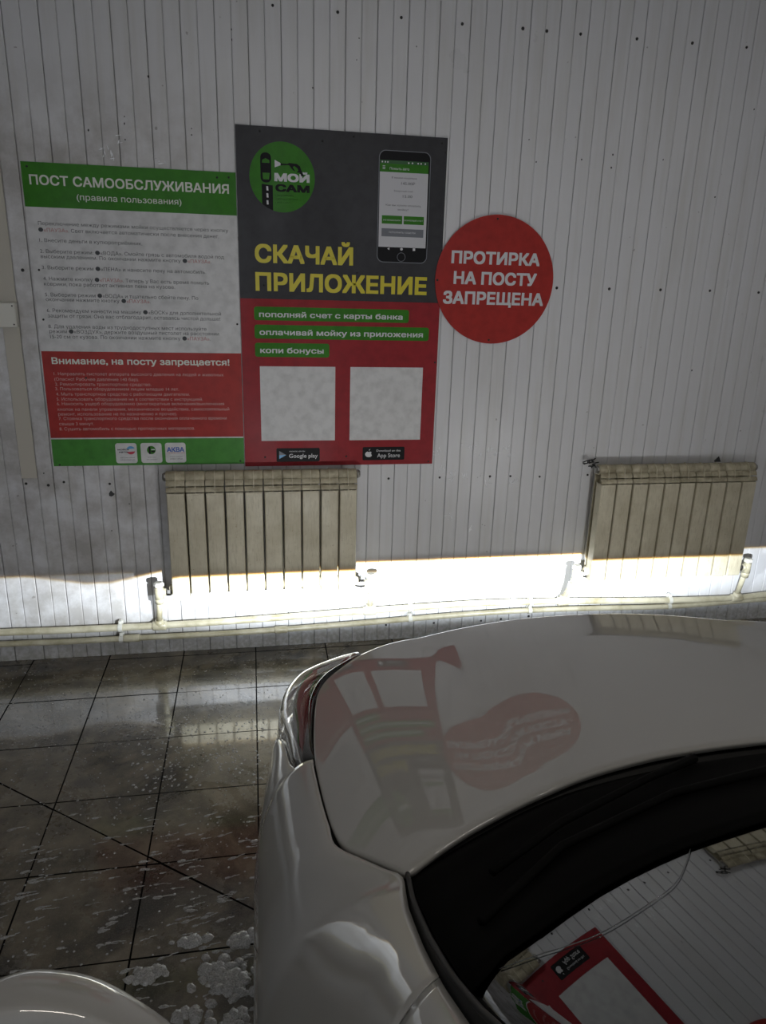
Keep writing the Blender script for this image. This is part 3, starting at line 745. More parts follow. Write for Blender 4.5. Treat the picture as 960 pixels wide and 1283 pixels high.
def build_round_sign():
    cx, cz, R = 1.0175, 1.6575, .2590
    b = thing('round_sign', 'round red sign with three lines of white capitals, overlapping the charcoal poster', 'sign', (cx, WY, cz))
    iv = Matrix.Translation((-cx, -WY, -cz))
    def par(o): o.parent = b; o.matrix_parent_inverse = iv; return o
    Y = WY-.0075
    par(MB().poly(circ(cx, cz, R, 96), Y-.004, Y).build('panel', P_round))
    for t, a, c, z, h in ROUND: par(lettering(t, a, c, z, h, Y-.0050, I_white, None, .036))
    for x, z in [(1.0111, 1.9004), (0.768, 1.6532), (1.0083, 1.4138)]: par(MB().dome((x, Y-.004, z), .0046, .003).build('screw', M_screw, None, True))
build_round_sign()

# junction box at the left edge
def build_box():
    b = thing('junction_box', 'cream square junction box on the joint strip at the left edge', 'box', (-.94, WY-.005, 1.43))
    x0, x1, z0, z1 = -.06, .060, .006, .094
    MB().box(x0, x1, -.032, 0, z0, z1, b=.003).build('box_body', M_white_pl, b)
    MB().box(x0-.002, x1+.002, -.042, -.032, z0-.002, z1+.002, b=.003).build('lid', M_white_pl, b)
    for x in (x0+.008, x1-.008):
        for z in (z0+.010, z1-.010): MB().dome((x, -.042, z), .003, .002).build('screw', M_screw, b, True)
build_box()

# ------------------------------------------------------------------ radiators
def build_section(parent):
    """one aluminium section, local x=0 centre, y=0 wall, z world"""
    S = bpy.data.objects.new('section', None); COL.objects.link(S); S.parent = parent
    # front plate with turned-back edges
    hw = .0357; m = MB(); zs = (.310, .314, .778, .786)
    prof = [(-hw, -.078), (-hw, -.1265), (-hw+.003, -.130), (0, -.1312), (hw-.003, -.130), (hw, -.1265), (hw, -.078)]
    P_ = []
    for i, z in enumerate(zs):
        dy = .003 if i in (0, 3) else 0
        P_.append([(x, y+dy, z) for x, y in prof])
    m.grid(P_); n = len(prof)
    back = [[(x*.94, y+(.0025 if abs(y) > .1 else 0), z) for x, y in prof] for z in (zs[0], zs[3])]
    m.grid(back)
    m.build('front_plate', M_rad, S)
    m = MB(); c = [(-.128, .315), (-.055, .315), (-.050, .84), (-.070, .872), (-.098, .868), (-.112, .848), (-.127, .79)]
    v = [(-.0016, a, b) for a, b in c]+[(.0016, a, b) for a, b in c]; k = len(c)
    m.add(v, [tuple(range(k)), tuple(range(2*k-1, k-1, -1))]+[(i, k+i, k+(i+1) % k, (i+1) % k) for i in range(k)]); m.build('web', M_rad, S)
    m = MB(); r = .024; c0 = (-.080, .846)
    pts = []; xs = (-.0392, -.0372, .0372, .0392); rr = (.019, r, r, .019)
    m.tube([(x, c0[0], c0[1]) for x in xs], list(rr), 16); m.build('header', M_radd, S, True); 
    m = MB().tube([(x, -.082, .350) for x in xs], list(rr), 12); m.build('bottom_header', M_radd, S, True)
    for (ya, za, yb, zb) in ((-.1190, .8155, -.1050, .8360), (-.1285, .7910, -.1175, .8100)):
        m = MB(); N_ = 4; R1 = [];
        for i in range(N_+1):
            t = i/N_; y = ya+(yb-ya)*t-.003*math.sin(math.pi*t); z = za+(zb-za)*t
            R1.append([(x, y, z) for x in (-.0375, .0375)])
        m.grid(R1); R2 = [[(x, y+.0025, z-.001) for (x, y, z) in row] for row in R1]; m.grid(R2); m.build('louver', M_radd, S)
    MB().tube([(0, -.075, .35), (0, -.075, .84)], .020, 10).build('water_channel', M_radd, S, True)
    MB().box(-.036, .036, -.056, -.053, .33, .83).build('back_fin', M_radd, S)
    return S
def radiator(x0, n, label, first=None):
    R = thing('radiator', label, 'radiator', (x0+.04*n, WY, .31), group='cream sectional radiators under the signs')
    inv = Matrix.Translation((0, 0, -.31))
    secs = []
    S0 = first if first else None
    for i in range(n):
        if S0 is None: S = build_section(R); S0 = S
        else: S = dup(S0, R)
        S.parent = R; S.location = (-.04*n+.04+.0797*i+random.uniform(-.0006, .0006), random.uniform(-.0012, .0012), -.31)
    for sgn in (-1, 1):
        for z in (.846-.31, .350-.31):
            MB().tube([(sgn*(.04*n-.002), -.081, z), (sgn*(.04*n+.004), -.081, z), (sgn*(.04*n+.012), -.081, z)], [.019, .019, .014], 8).build('end_plug', M_metal if z > .3 else M_radd, R)
    for xx in (-.20, .20):
        MB().box(xx-.012, xx+.012, -.062, -.001, .50, .515).build('wall_bracket', M_metal, R)
    return R, S0
R1, S0 = radiator(-.365, 10, 'grimy cream radiator below the charcoal poster, nearer the tiled floor')
R2, _ = radiator(1.548, 10, 'grimy cream radiator on bare cladding behind the car, at the right edge', S0)
R1['label'] = 'grimy cream radiator directly below the posters, left one of two'
R2['label'] = 'grimy cream radiator under bare white cladding behind the car, right one of two'
def scrap():
    m = MB(); rnd = random.Random(5)
    for _ in range(16):
        a = Vector((1.515+rnd.uniform(-.012, .035), WY-.06+rnd.uniform(-.03, .03), .872+rnd.uniform(-.012, .012)))
        b = a+Vector((rnd.uniform(-.025, .025), rnd.uniform(-.02, .02), rnd.uniform(-.014, .012))); m.tube([a, b], .0028, 5)
    tag(m.build('wire_scrap', M_black, None), 'tangle of black wire on the top left end of the right radiator', 'wire')
    m = MB().add([(2.135, WY-.08, .874), (2.175, WY-.07, .872), (2.16, WY-.04, .872), (2.168, WY-.06, .898)], [(0, 1, 2), (0, 1, 3), (1, 2, 3), (2, 0, 3)])
    tag(m.build('plastic_chip', M_black, None), 'small dark chip lying on top of the right radiator', 'chip')
scrap()

# ------------------------------------------------------------------ pipes
def build_pipes():
    up = [(-2.2, .150), (-1.1, .154), (-.824, .150), (-.437, .149), (-.051, .155), (.462, .170), (.714, .176), (1.051, .181), (1.314, .175), (1.472, .170), (1.961, .149), (2.2, .142), (2.423, .140), (2.584, .150), (3.0, .165), (4.1, .17)]
    lo = [(-2.2, .095), (-1.1, .098), (-.83, .094), (-.578, .094), (-.053, .094), (.464, .108), (.75, .119), (1.055, .128), (1.318, .130), (1.624, .124), (1.95, .113), (2.191, .112), (2.592, .124), (4.1, .12)]
    def cr(L):
        out = []
        for i in range(len(L)-1):
            p0 = L[max(i-1, 0)]; p1 = L[i]; p2 = L[i+1]; p3 = L[min(i+2, len(L)-1)]
            for k in range(6):
                t = k/6; m1 = (p2[1]-p0[1])/(p2[0]-p0[0]); m2 = (p3[1]-p1[1])/(p3[0]-p1[0]); d = p2[0]-p1[0]
                h = (2*t**3-3*t*t+1)*p1[1]+(t**3-2*t*t+t)*m1*d+(-2*t**3+3*t*t)*p2[1]+(t**3-t*t)*m2*d
                out.append((p1[0]+d*t, h))
        out.append(L[-1]); return out
    cu, cl = cr(up), cr(lo)
    zu = lambda x: np.interp(x, [a for a, b in cu], [b for a, b in cu]); zl = lambda x: np.interp(x, [a for a, b in cl], [b for a, b in cl])
    U = thing('heating_pipe', 'upper yellowed plastic heating pipe running along the foot of the wall', 'pipe', (0, WY-.03, 0))
    Lp = thing('heating_pipe', 'lower yellowed plastic heating pipe just above the floor along the wall', 'pipe', (0, WY-.03, 0))
    MB().tube([(a, 0, b) for a, b in cu], .0158, 14).build('pipe_run', M_pipe, U, True)
    MB().tube([(a, 0, b) for a, b in cl], .0135, 14).build('pipe_run', M_pipe, Lp, True)
    def collar(par, x, z, w, r, name='coupling'):
        MB().tube([(x-w, 0, z), (x-w*.8, 0, z), (x+w*.8, 0, z), (x+w, 0, z)], [r*.9, r, r, r*.9], 12).build(name, M_pipe, par, True)
    collar(Lp, -.560, zl(-.560), .036, .0180)
    collar(Lp, .10, zl(.10), .03, .0175)
    for x in (-.604, .708, 1.305, 2.05, 3.0):
        # clip: bracket and lug on both pipes
        for par, z, r in ((U, zu(x), .0158), (Lp, zl(x), .0135)):
            m = MB()
            m.box(x-.010, x+.010, .012, .0285, z-r-.006, z+r+.008, b=.002)
            m.tube([(x-.009, 0, z), (x+.009, 0, z)], r+.004, 12)
            m.box(x-.007, x+.007, -.006, .02, z+r+.002, z+r+.016, b=.002)
            m.build('pipe_clip', M_white_pl, par)
    def valve(xt, xw, xr, label):
        """riser from a tee on the upper pipe up to an elbow, valve body and wheel beside the radiator"""
        zt = float(zu(xt)); V = thing('radiator_valve', label, 'valve', (xt, WY-.03, zt), group='radiator valves')
        d = 1 if xr > xw else -1
        yv = -.055; zv = .334-zt; w_ = xw-xt
        MB().tube([(-.030, 0, 0), (-.026, 0, 0), (.026, 0, 0), (.030, 0, 0)], [.019, .0215, .0215, .019], 12).tube([(0, 0, 0), (0, -.004, .030)], [.0205, .0185], 12).build('tee', M_pipe, V, True)
        MB().tube([(0, -.002, .02), (w_*.5, yv*.5, zv*.5), (w_, yv, zv-.018)], .0128, 12).build('riser', M_pipe, V, True)
        MB().tube([(w_*.85, yv*.85, zv*.78-.01), (w_, yv, zv-.022)], .0195, 12).tube([(w_, yv, zv-.03), (w_, yv, zv+.022)], .0195, 12).tube([(w_, yv, zv), (w_+d*.03, yv, zv)], [.0165, .0165], 12).build('elbow', M_pipe, V, True)
        MB().tube([(w_+d*.028, yv, zv), (w_+d*.036, yv, zv), (w_+d*.048, yv, zv), (w_+(xr-xw), yv, zv)], [.016, .019, .019, .012], 8).build('union_nut', M_metal, V)
        m = MB(); n = 24
        m.tube([(w_, yv, zv+.018), (w_, yv, zv+.030)], .010, 10)
        vs = []; 
        for (z_, r_) in ((.026, .017), (.030, .021), (.042, .021), (.047, .015)):
            for k in range(n):
                t = 2*math.pi*k/n; q = r_*(1+.07*math.cos(6*t)); vs.append((w_+q*math.cos(t), yv+q*math.sin(t), zv+z_))
        fs = [(i*n+k, i*n+(k+1) % n, (i+1)*n+(k+1) % n, (i+1)*n+k) for i in range(3) for k in range(n)]+[tuple(range(3*n, 4*n)), tuple(range(n))[::-1]]
        m.add(vs, fs); m.build('handwheel', M_white_pl, V)
    valve(-.437, -.421, -.366, 'plastic valve and riser at the lower left corner of the left radiator')
    valve(.512, .505, .432, 'plastic valve and riser at the lower right corner of the left radiator')
    valve(1.474, 1.500, 1.548, 'plastic valve and riser at the lower left corner of the right radiator')
    valve(2.423, 2.408, 2.345, 'plastic valve and riser at the lower right corner of the right radiator')
build_pipes()

# ------------------------------------------------------------------ car
XC = .825
_a = [0, .1, .2, .3, .36, .41, .425, .44, .50, .55, .60, .64, .68, .72, .78]
_s = [0, .03, .07, .10, .115, .115, .06, .005, -.005, .03, .08, .18, .30, .42, .6]
_z = [0]
for i in range(1, len(_a)): _z.append(_z[-1]+(_s[i]+_s[i-1])/2*(_a[i]-_a[i-1]))
def hz(a, Y):
    a = abs(a)
    # the crease flattens towards the nose
    t = max(0, (Y-.6)/.95)
    zc = 1.012-.12*(Y-.6)-.152*t**2.2/2.2
    return zc-float(np.interp(a, _afine, _zfine))
_afine = np.linspace(0, .78, 157); _sf = np.interp(_afine, _a, _s)
for _ in range(3): _sf[1:-1] = (_sf[:-2]+_sf[1:-1]*2+_sf[2:])/4
_zfine = np.concatenate([[0], np.cumsum((_sf[1:]+_sf[:-1])/2*np.diff(_afine))])
def gz(a, Y): return 1.06+.62*(.683-Y)-.2*a*a-.1*a**4
def spline(L, n):
    """Catmull-Rom through 2D points, n samples by chord length"""
    L = [Vector(p_) for p_ in L]; P2 = [L[0]*2-L[1]]+L+[L[-1]*2-L[-2]]; out = []
    for i in range(1, len(P2)-2):
        for k in range(12):
            t = k/12; a, b, c, d = P2[i-1:i+3]
            out.append(.5*((2*b)+(c-a)*t+(2*a-5*b+4*c-d)*t*t+(3*b-a-3*c+d)*t**3))
    out.append(L[-1]); s_ = [0]
    for i in range(1, len(out)): s_.append(s_[-1]+(out[i]-out[i-1]).length)
    r = []
    for q in np.linspace(0, s_[-1], n):
        i = min(max(int(np.searchsorted(s_, q)), 1), len(out)-1); f_ = (q-s_[i-1])/max(s_[i]-s_[i-1], 1e-9); r.append(out[i-1].lerp(out[i], f_))
    return r
REAR = [(0, .8455), (.166, .8455), (.273, .8405), (.409, .8147), (.549, .7473), (.656, .683)]           # hood rear edge, a,Y
SIDE = [(.656, .683), (.689, .7267), (.7168, .7688), (.7265, .81), (.7318, .877), (.7345, .9597), (.7348, 1.0132), (.7313, 1.0838), (.7246, 1.1616), (.718, 1.2206), (.7057, 1.2874), (.6817, 1.3469), (.638, 1.408), (.60, 1.462)]
FRONT = [(.60, 1.462), (.5325, 1.534), (.475, 1.577), (.4126, 1.601), (.30, 1.631), (.15, 1.651), (0, 1.656)]
def car_paint():
    m = mat('white_car_paint', (.385, .382, .37), .45, 0, 1.0, .3); m.node_tree.nodes['Principled BSDF'].inputs['Coat IOR'].default_value = 1.75; m.node_tree.nodes['Principled BSDF'].inputs['Coat Roughness'].default_value = .006
    return m
M_car = car_paint(); M_gap = mat('panel_gap_black', (.006, .006, .006), .6); M_cowl = mat('black_cowl_plastic', (.0025, .0025, .0025), .8, spec=.03)
M_chrome = mat('chrome', (.75, .75, .76), .10, 1); M_lampdark = mat('lamp_bezel', (.015, .014, .014), .25); M_tyre = mat('tyre', (.015, .015, .015), .8)
M_rim = mat('wheel_rim', (.4, .4, .42), .3, 1); M_int = mat('dark_interior', (.008, .008, .009), .8); M_amber = mat('dull_red_reflector', (.10, .018, .018), .3)
def glass(name, tint=(.9, .93, .92), rough=0.0, ior=1.5):
    m = mat(name, tint, rough); b = m.node_tree.nodes['Principled BSDF']; b.inputs['Transmission Weight'].default_value = 1; b.inputs['IOR'].default_value = ior; return m
M_lens = glass('clear_lens', (.95, .95, .95)); M_glass = glass('tinted_windscreen', (.30, .33, .33), ior=1.95)
def W(a, side): return XC+side*a      # side -1: left (near), +1: right
def build_car():
    car = thing('car', 'white hatchback parked nose to the wall with its headlamps lit', 'car', (XC, 0, 0))
    iv = Matrix.Translation((-XC, 0, 0))
    def par(o): o.parent = car; o.matrix_parent_inverse = iv; return o
    # ---- hood: Coons patch
    nu, nv = 193, 81
    front = [Vector((-q.x, q.y)) for q in spline(FRONT, 41)]; fr = front+[Vector((-q.x, q.y)) for q in front[::-1][1:]]
    rear = [Vector((-q.x, q.y)) for q in spline(REAR, 41)[::-1]]; re_ = rear+[Vector((-q.x, q.y)) for q in rear[::-1][1:]]
    side = spline(SIDE, nv)
    def samp(L, t):
        x = t*(len(L)-1); i = min(int(x), len(L)-2); return L[i].lerp(L[i+1], x-i)
    plan = []
    for j in range(nv):
        v = j/(nv-1); row = []
        for i in range(nu):
            u = i/(nu-1)
            Lf = Vector((-side[j].x, side[j].y)); Rt = side[j]
            c = samp(re_, u)*(1-v)+samp(fr, u)*v+Lf*(1-u)+Rt*u-(re_[0]*(1-u)*(1-v)+re_[-1]*u*(1-v)+fr[0]*(1-u)*v+fr[-1]*u*v)
            row.append(c)
        plan.append(row)
    top = [[(XC+c.x, c.y, hz(c.x, c.y)) for c in row] for row in plan]
    m = MB(); m.grid(top)
    # rolled rim all round
    loop = [(0, i) for i in range(nu)]+[(j, nu-1) for j in range(1, nv)]+[(nv-1, i) for i in range(nu-2, -1, -1)]+[(j, 0) for j in range(nv-2, 0, -1)]
    lp = [Vector(top[j][i]) for j, i in loop]; n = len(lp); rings = [lp]
    nor = []
    for k in range(n):
        t = lp[(k+1) % n]-lp[k-1]; nr = Vector((t.y, -t.x, 0)).normalized(); nor.append(nr)
    def rk(p_): return .50+1.2*min(max((p_.y-1.25)/.25, 0), 1)
    for off, dz in ((.0030, -.0010), (.0060, -.0024), (.0085, -.0044), (.0100, -.0070), (.0106, -.0110), (.0085, -.0200)):
        rings.append([lp[k]+nor[k]*off*rk(lp[k])+Vector((0, 0, dz*rk(lp[k]))) for k in range(n)])
    # front roll is larger: push ring out more where facing the wall
    vs = [v_ for R in rings for v_ in R]
    fs = [(r*n+k, r*n+(k+1) % n, (r+1)*n+(k+1) % n, (r+1)*n+k) for r in range(len(rings)-1) for k in range(n)]
    m.add(vs, fs); par(m.build('bonnet', M_car, None, True))
    sl = [(lp[k]-nor[k]*.012+Vector((0, 0, -.016))) for k in range(n)]; sr = [(lp[k]+nor[k]*(.024 if lp[k].y < 1.38 else .004)+Vector((0, 0, -.020))) for k in range(n)]
    par(MB().add([tuple(v_) for v_ in sl+sr], [(k, (k+1) % n, n+(k+1) % n, n+k) for k in range(n)]).build('gap_shade_strip', M_gap))  # black strip added below the rim so the panel gap looks shaded
    # ---- body outline
    def A_out(Y): return float(np.interp(Y, [-2.2, -1.9, -1.2, .2, .8, 1.0, 1.1, 1.25, 1.38, 1.47, 1.535, 1.60], [.72, .80, .845, .847, .847, .846, .838, .818, .797, .780, .750, .66]))
    SY = [s_.y for s_ in spline(SIDE, 200)]; SA = [s_.x for s_ in spline(SIDE, 200)]
    def A_in(Y):
        if Y >= SY[0]: return float(np.interp(Y, SY, SA))
        return float(np.interp(Y, [.30, .341, .366, .422, .499, .594, .683], [.673, .6765, .679, .681, .678, .670, .656]))
    def Z_in(Y):
        return hz(A_in(Y), Y) if Y >= .683 else gz(A_in(Y), Y)
    # ---- fenders (front wings), from the pillar foot to the tail of the lamp
    OUT = [(.736, 1.027, .866), (.752, 1.035, .856), (.768, 1.047, .845), (.776, 1.079, .832), (.779, 1.131, .815), (.782, 1.198, .79), (.789, 1.253, .765), (.793, 1.295, .75), (.789, 1.359, .742), (.78, 1.41, .738), (.766, 1.448, .736), (.75, 1.476, .736), (.718, 1.50, .738), (.684, 1.518, .742), (.649, 1.533, .748), (.605, 1.545, .755)]
    ty = [1.026]+[q[1] for q in OUT[:7]]+[1.27]; ta = [.7375]+[q[0] for q in OUT[:7]]+[.792]; tz = [.866]+[q[2] for q in OUT[:7]]+[.757]
    YT = 1.022
    def section(Y, sd, nt=24):
        if Y <= YT: ai, zi = A_in(Y)+float(np.interp(Y, [.67, .69, .78, .82], [.006, .017, .014, .0085])), hz(A_in(max(Y, .683)), Y)-.002
        else: ai, zi = float(np.interp(Y, ty, ta))+.002, float(np.interp(Y, ty, tz))-.001
        ao = A_out(Y); zb = .60; row = []
        bl = min(max((.62-Y)/.18, 0), 1)
        for i in range(nt):
            t = (i/(nt-1))*math.pi/2; aa = ai+(ao-ai)*math.sin(t)**1.12
            Ys = Y-(aa-ai)*.55*bl; d_ = .683-Ys
            ext = .36*((d_*d_+.0025)**.5-.05) if d_ > 0 else 0
            row.append((W(aa, sd), Ys, zb+(zi+.11*max(d_, 0)-zb)*math.cos(t)**.85+ext*math.exp(-((aa-ai)/.085)**2)))
        for zl_ in (.55, .48, .42, .36): row.append((W(ao, sd), Y-(ao-ai)*.55*min(max((.62-Y)/.18, 0), 1), zl_))
        return row
    for sd in (-1, 1):
        rows = [section(Y, sd) for Y in list(np.linspace(.440, 1.021, 56))+list(np.linspace(1.0265, 1.052, 10))+list(np.linspace(1.065, 1.262, 14))]
        m = MB(); m.grid(rows)
        m.grid([[r[0] for r in rows], [(r[0][0], r[0][1], r[0][2]-.03) for r in rows]])
        o = par(m.build('fender', M_car, None, True))
        o.modifiers.new('s', 'SOLIDIFY').thickness = .0015
        R_ = MB().tube([(W(.800, sd), .60, .735), (W(.806, sd), .615, .738), (W(.808, sd), .655, .738), (W(.803, sd), .672, .735)], [.004, .008, .008, .004], 10)
        par(R_.build('side_repeater', M_chrome, None, True))
        # foot of the pillar carries the same section on behind the joint line
        rows = [section(Y, sd) for Y in np.linspace(.437, .30, 14)]
        par(MB().grid(rows).build('pillar_foot', M_car, None, True)).modifiers.new('s', 'SOLIDIFY').thickness = .0015
    # ---- bumper / nose skin: closed band from fender front round the nose
    outl = [(.846, .98), (.838, 1.10), (.820, 1.25), (.800, 1.38), (.784, 1.47), (.757, 1.535), (.70, 1.582), (.60, 1.625), (.45, 1.670), (.25, 1.700), (0, 1.712)]
    half = spline(outl, 48)
    full = [Vector((-q.x, q.y)) for q in half]+[Vector((q.x, q.y)) for q in half[::-1][1:]]
    def off(L, d):
        out = []
        for k in range(len(L)):
            t = L[min(k+1, len(L)-1)]-L[max(k-1, 0)]; nr = Vector((-t.y, t.x)).normalized(); out.append(L[k]+nr*d)
        return out
    def lampz(q):   # lower edge of the lamps / top edge of bumper skin
        a = abs(q.x)
        return float(np.interp(q.y, [.98, 1.17, 1.22, 1.34, 1.405, 1.415, 1.60, 1.66], [.60, .60, .60, .60, .60, .60, .60, .60]))
    rows = []
    for z, d in ((.60, 0), (.565, .008), (.52, .022), (.46, .030), (.38, .030), (.30, .022), (.22, .0), (.19, -.03)):
        rows.append([(XC+q.x+(o_.x-q.x)*kk, q.y+(o_.y-q.y)*kk, z) for q, o_ in zip(full, off(full, d)) for kk in (min(max((q.y-1.35)/.25, 0), 1),)])
    m = MB(); m.grid(rows); par(m.build('bumper', M_car, None, True)).modifiers.new('s', 'SOLIDIFY').thickness = .003
    # grille and nose panel under the bonnet lip
    up = [Vector((q.x, q.y)) for q in fr]
    g1 = [(XC+q.x*1.0, q.y+.010, hz(q.x, q.y)-.020) for q in up]
    def yout(a):
        ys = [q.y for q in half if q.y > 1.3]; as_ = [q.x for q in half if q.y > 1.3]
        return float(np.interp(abs(a), as_[::-1], ys[::-1]))
    g2 = [(XC+q.x, max(yout(q.x)-.030, q.y+.004), .665) for q in up]; g3 = [(XC+q.x, yout(q.x), .60) for q in up]
    m = MB(); m.grid([g1, g2, g3]); par(m.build('nose_panel', M_car, None, True))
    gm = MB()
    for k in range(5):
        z = .615+k*.022; gm.tube([(XC+a, yout(a)+.004, z) for a in np.linspace(-.34, .34, 15)], .005, 6)
    par(gm.build('grille', M_lampdark, None, True))
    par(MB().box(XC-.26, XC+.26, 1.735, 1.742, .40, .51, b=.003).build('number_plate', M_white_pl, None))
    # ---- headlamps
    for sd in (-1, 1):
        inn = [q for q in spline(SIDE, 90) if q.y > 1.030]+[q for q in spline(FRONT, 60)[1:] if q.x > .585]
        outer = [Vector(q) for q in OUT]
        def rs(L, n_):
            s_ = [0]
            for i in range(1, len(L)): s_.append(s_[-1]+(L[i]-L[i-1]).length)
            return [samp_at(L, s_, s_[-1]*k/(n_-1)) for k in range(n_)]
        def samp_at(L, s_, d):
            i = min(max(int(np.searchsorted(s_, d)), 1), len(L)-1); return L[i-1].lerp(L[i], (d-s_[i-1])/max(s_[i]-s_[i-1], 1e-9))
        n_ = 44; I = rs(inn, n_); O = rs(outer, n_)
        def I_y(k): return O[k].y > 1.262
        def lens_rows(shrink, lower, bulge):
            rows = []
            for k in range(n_):
                row = []; i3 = Vector((I[k].x, I[k].y, hz(I[k].x, I[k].y)-.006-shrink)); 
                # inner edge pushed outwards to leave the gap
                dirn = Vector((O[k].x-I[k].x, O[k].y-I[k].y, 0)); dl = dirn.length; dirn.normalize(); i3 += dirn*.008
                s_ = k/(n_-1)
                zo = O[k].z-.002-shrink
                o3 = Vector((O[k].x, O[k].y, zo)) - dirn*shrink
                for q in range(11):
                    t = q/10; th = t*math.pi/2
                    p_ = Vector((i3.x+(o3.x-i3.x)*math.sin(th), i3.y+(o3.y-i3.y)*math.sin(th)**1.0, o3.z+(i3.z-o3.z)*math.cos(th)**.9))
                    row.append((W(p_.x, sd), p_.y, p_.z))
                if lower:
                    if I_y(k):
                        dd = min(half, key=lambda h_: (h_.x-o3.x)**2+(h_.y-o3.y)**2)
                        for ff, zz in ((.55, .67), (1.0, .60)): row.append((W(o3.x+(dd.x-o3.x)*ff, sd), o3.y+(dd.y-o3.y)*ff, zz))
                    else:
                        for zz in (.004, .008): row.append((W(o3.x, sd), o3.y, zo-zz))
                rows.append(row)
            return rows
        m = MB(); m.grid(lens_rows(0, True, 0))
        H_ = par(m.build('headlamp_lens', M_lens, None, True)); H_.modifiers.new('s', 'SOLIDIFY').thickness = .002
        # dark bowl behind, chrome strip and projector
        m = MB(); R_ = lens_rows(.030, True, 0); m.grid(R_); par(m.build('headlamp_bowl', M_lampdark, None, True))
        rr = lens_rows(.014, False, 0)
        strip = [[row[q] for q in (7, 8, 9)] for row in rr[2:38]]
        m = MB(); m.grid(strip); par(m.build('lamp_chrome_strip', M_chrome, None, True)).modifiers.new('s', 'SOLIDIFY').thickness = .002
        strip = [[row[q] for q in (3, 4, 5)] for row in rr[5:34]]
        m = MB(); m.grid(strip); par(m.build('lamp_reflector', M_amber, None, True))
        # chrome moulding on the front edge of the lamp
        e = [(W(O[k].x-.001, sd), O[k].y-.001, O[k].z+.001) for k in range(27, n_)]
        par(MB().tube(e, .0055, 8).build('lamp_moulding', M_car, None, True))
        # fender tongue below the lamp tail (fills between lamp and fender front)
    # ---- inner black tray under the gaps
    par(MB().box(XC-.70, XC+.70, .70, 1.40, .55, .72).build('engine_bay', M_gap))
    # ---- windscreen, cowl
    BND = [(.6765, .385), (.672, .404), (.649, .415), (.623, .424), (.585, .443), (.529, .469), (.45, .492), (.364, .503), (.25, .515), (0, .522)]
    SIDEG = [(.341, .6765), (.366, .679), (.422, .681), (.499, .678), (.594, .670), (.683, .656)]
    nG = 41; rows = []
    def boundY(a): a = abs(a); return float(np.interp(a, [q[0] for q in BND[::-1]], [q[1] for q in BND[::-1]]))
    def rearY(a): a = abs(a); L = spline(REAR, 60); return float(np.interp(a, [q.x for q in L], [q.y for q in L]))
    # cowl: between bonnet rear edge and the glass boundary
    hwc = .652; rows = []
    us = np.linspace(-1, 1, nG)
    for t in np.linspace(0, 1, 15):
        row = []
        for u in us:
            # left/right ends run along the windscreen side
            yr = rearY(abs(u)*.655)+.004; yb = boundY(abs(u)*.6765)
            Y = yr+(yb-yr)*t
            amax = float(np.interp(Y, [q[0] for q in SIDEG], [q[1] for q in SIDEG]))
            a = u*amax*.997 if abs(u) == 1 else u*(.655+(.6765-.655)*t)*.997
            z = gz(a, Y)+.003-(.012*math.exp(-((t)/.10)**2))+.0025*math.sin(t*math.pi*3)**2*(1 if .15 < t < .95 else 0)
            row.append((XC+a, Y, z))
        rows.append(row)
    m = MB(); m.grid(rows); par(m.build('cowl', M_cowl, None, True)).modifiers.new('s', 'SOLIDIFY').thickness = .002
    rows = []
    def topY(u): return -.16+.05*u*u-.0
    def sideA(Y): return float(np.interp(Y, [-.16, 0.1, .341, .366, .422, .499], [.585, .640, .6765, .679, .681, .678]))
    for t in np.linspace(0, 1, 40):
        row = []
        for u in us:
            yb = boundY(abs(u)*.6765)+.012; Y = yb+(topY(u)-yb)*t; a = u*sideA(Y)
            row.append((XC+a, Y, gz(a, Y)-.001-.06*max(0, (.2-Y))**2))
        rows.append(row)
    m = MB(); m.grid(rows); g_ = par(m.build('windscreen', M_glass, None, True)); g_.modifiers.new('s', 'SOLIDIFY').thickness = .004
    toprow = rows[-1]
    # rubber seal along both sides
    for sd in (-1, 1):
        pts = []
        for Y in np.linspace(.683, -.10, 30):
            a = sideA(Y) if Y < .499 else float(np.interp(Y, [q[0] for q in SIDEG], [q[1] for q in SIDEG]))
            pts.append((W(a+.001, sd), Y, gz(a, Y)-.06*max(0, (.2-Y))**2+.001))
        par(MB().tube(pts, .0030, 8).grid([[p_ for p_ in pts], [(W(abs(p_[0]-XC)+.010, sd), p_[1], p_[2]-.07) for p_ in pts]]).build('windscreen_seal', M_black, None, True))
    # wipers
    def wip(P_):
        m = MB(); pts = [(XC+a, Y, gz(a, Y)+h) for a, Y, h in P_]; m.tube(pts, [.007]+[.0045]*(len(pts)-1), 8); return m
    par(wip([(-.22, .79, .014), (-.35, .70, .022), (-.50, .62, .022), (-.60, .56, .016)]).build('wiper_arm', M_wiper, None, True))
    par(wip([(-.18, .665, .010), (-.35, .645, .010), (-.52, .575, .010), (-.64, .475, .009)]).build('wiper_blade', M_wiper, None, True))
    par(wip([(.40, .77, .014), (.25, .70, .022), (.05, .66, .022), (-.02, .63, .016)]).build('wiper_arm', M_wiper, None, True))
    # wet film blister low on the glass (arc) - water edge
    arc = [(-.650, .402), (-.620, .399), (-.602, .396), (-.572, .396), (-.532, .410), (-.491, .431), (-.453, .470), (-.43, .497)]
    par(MB().tube([(XC+q.x, q.y, gz(q.x, q.y)+.0002) for q in spline([(a, b) for a, b in arc], 40)], .00045, 6).build('water_edge', M_glass, None, True))
    # ---- A pillars, roof, doors (outside the frame, for the body to be whole)
    def gz2(a, Y): return gz(a, Y)-.06*max(0, (.2-Y))**2
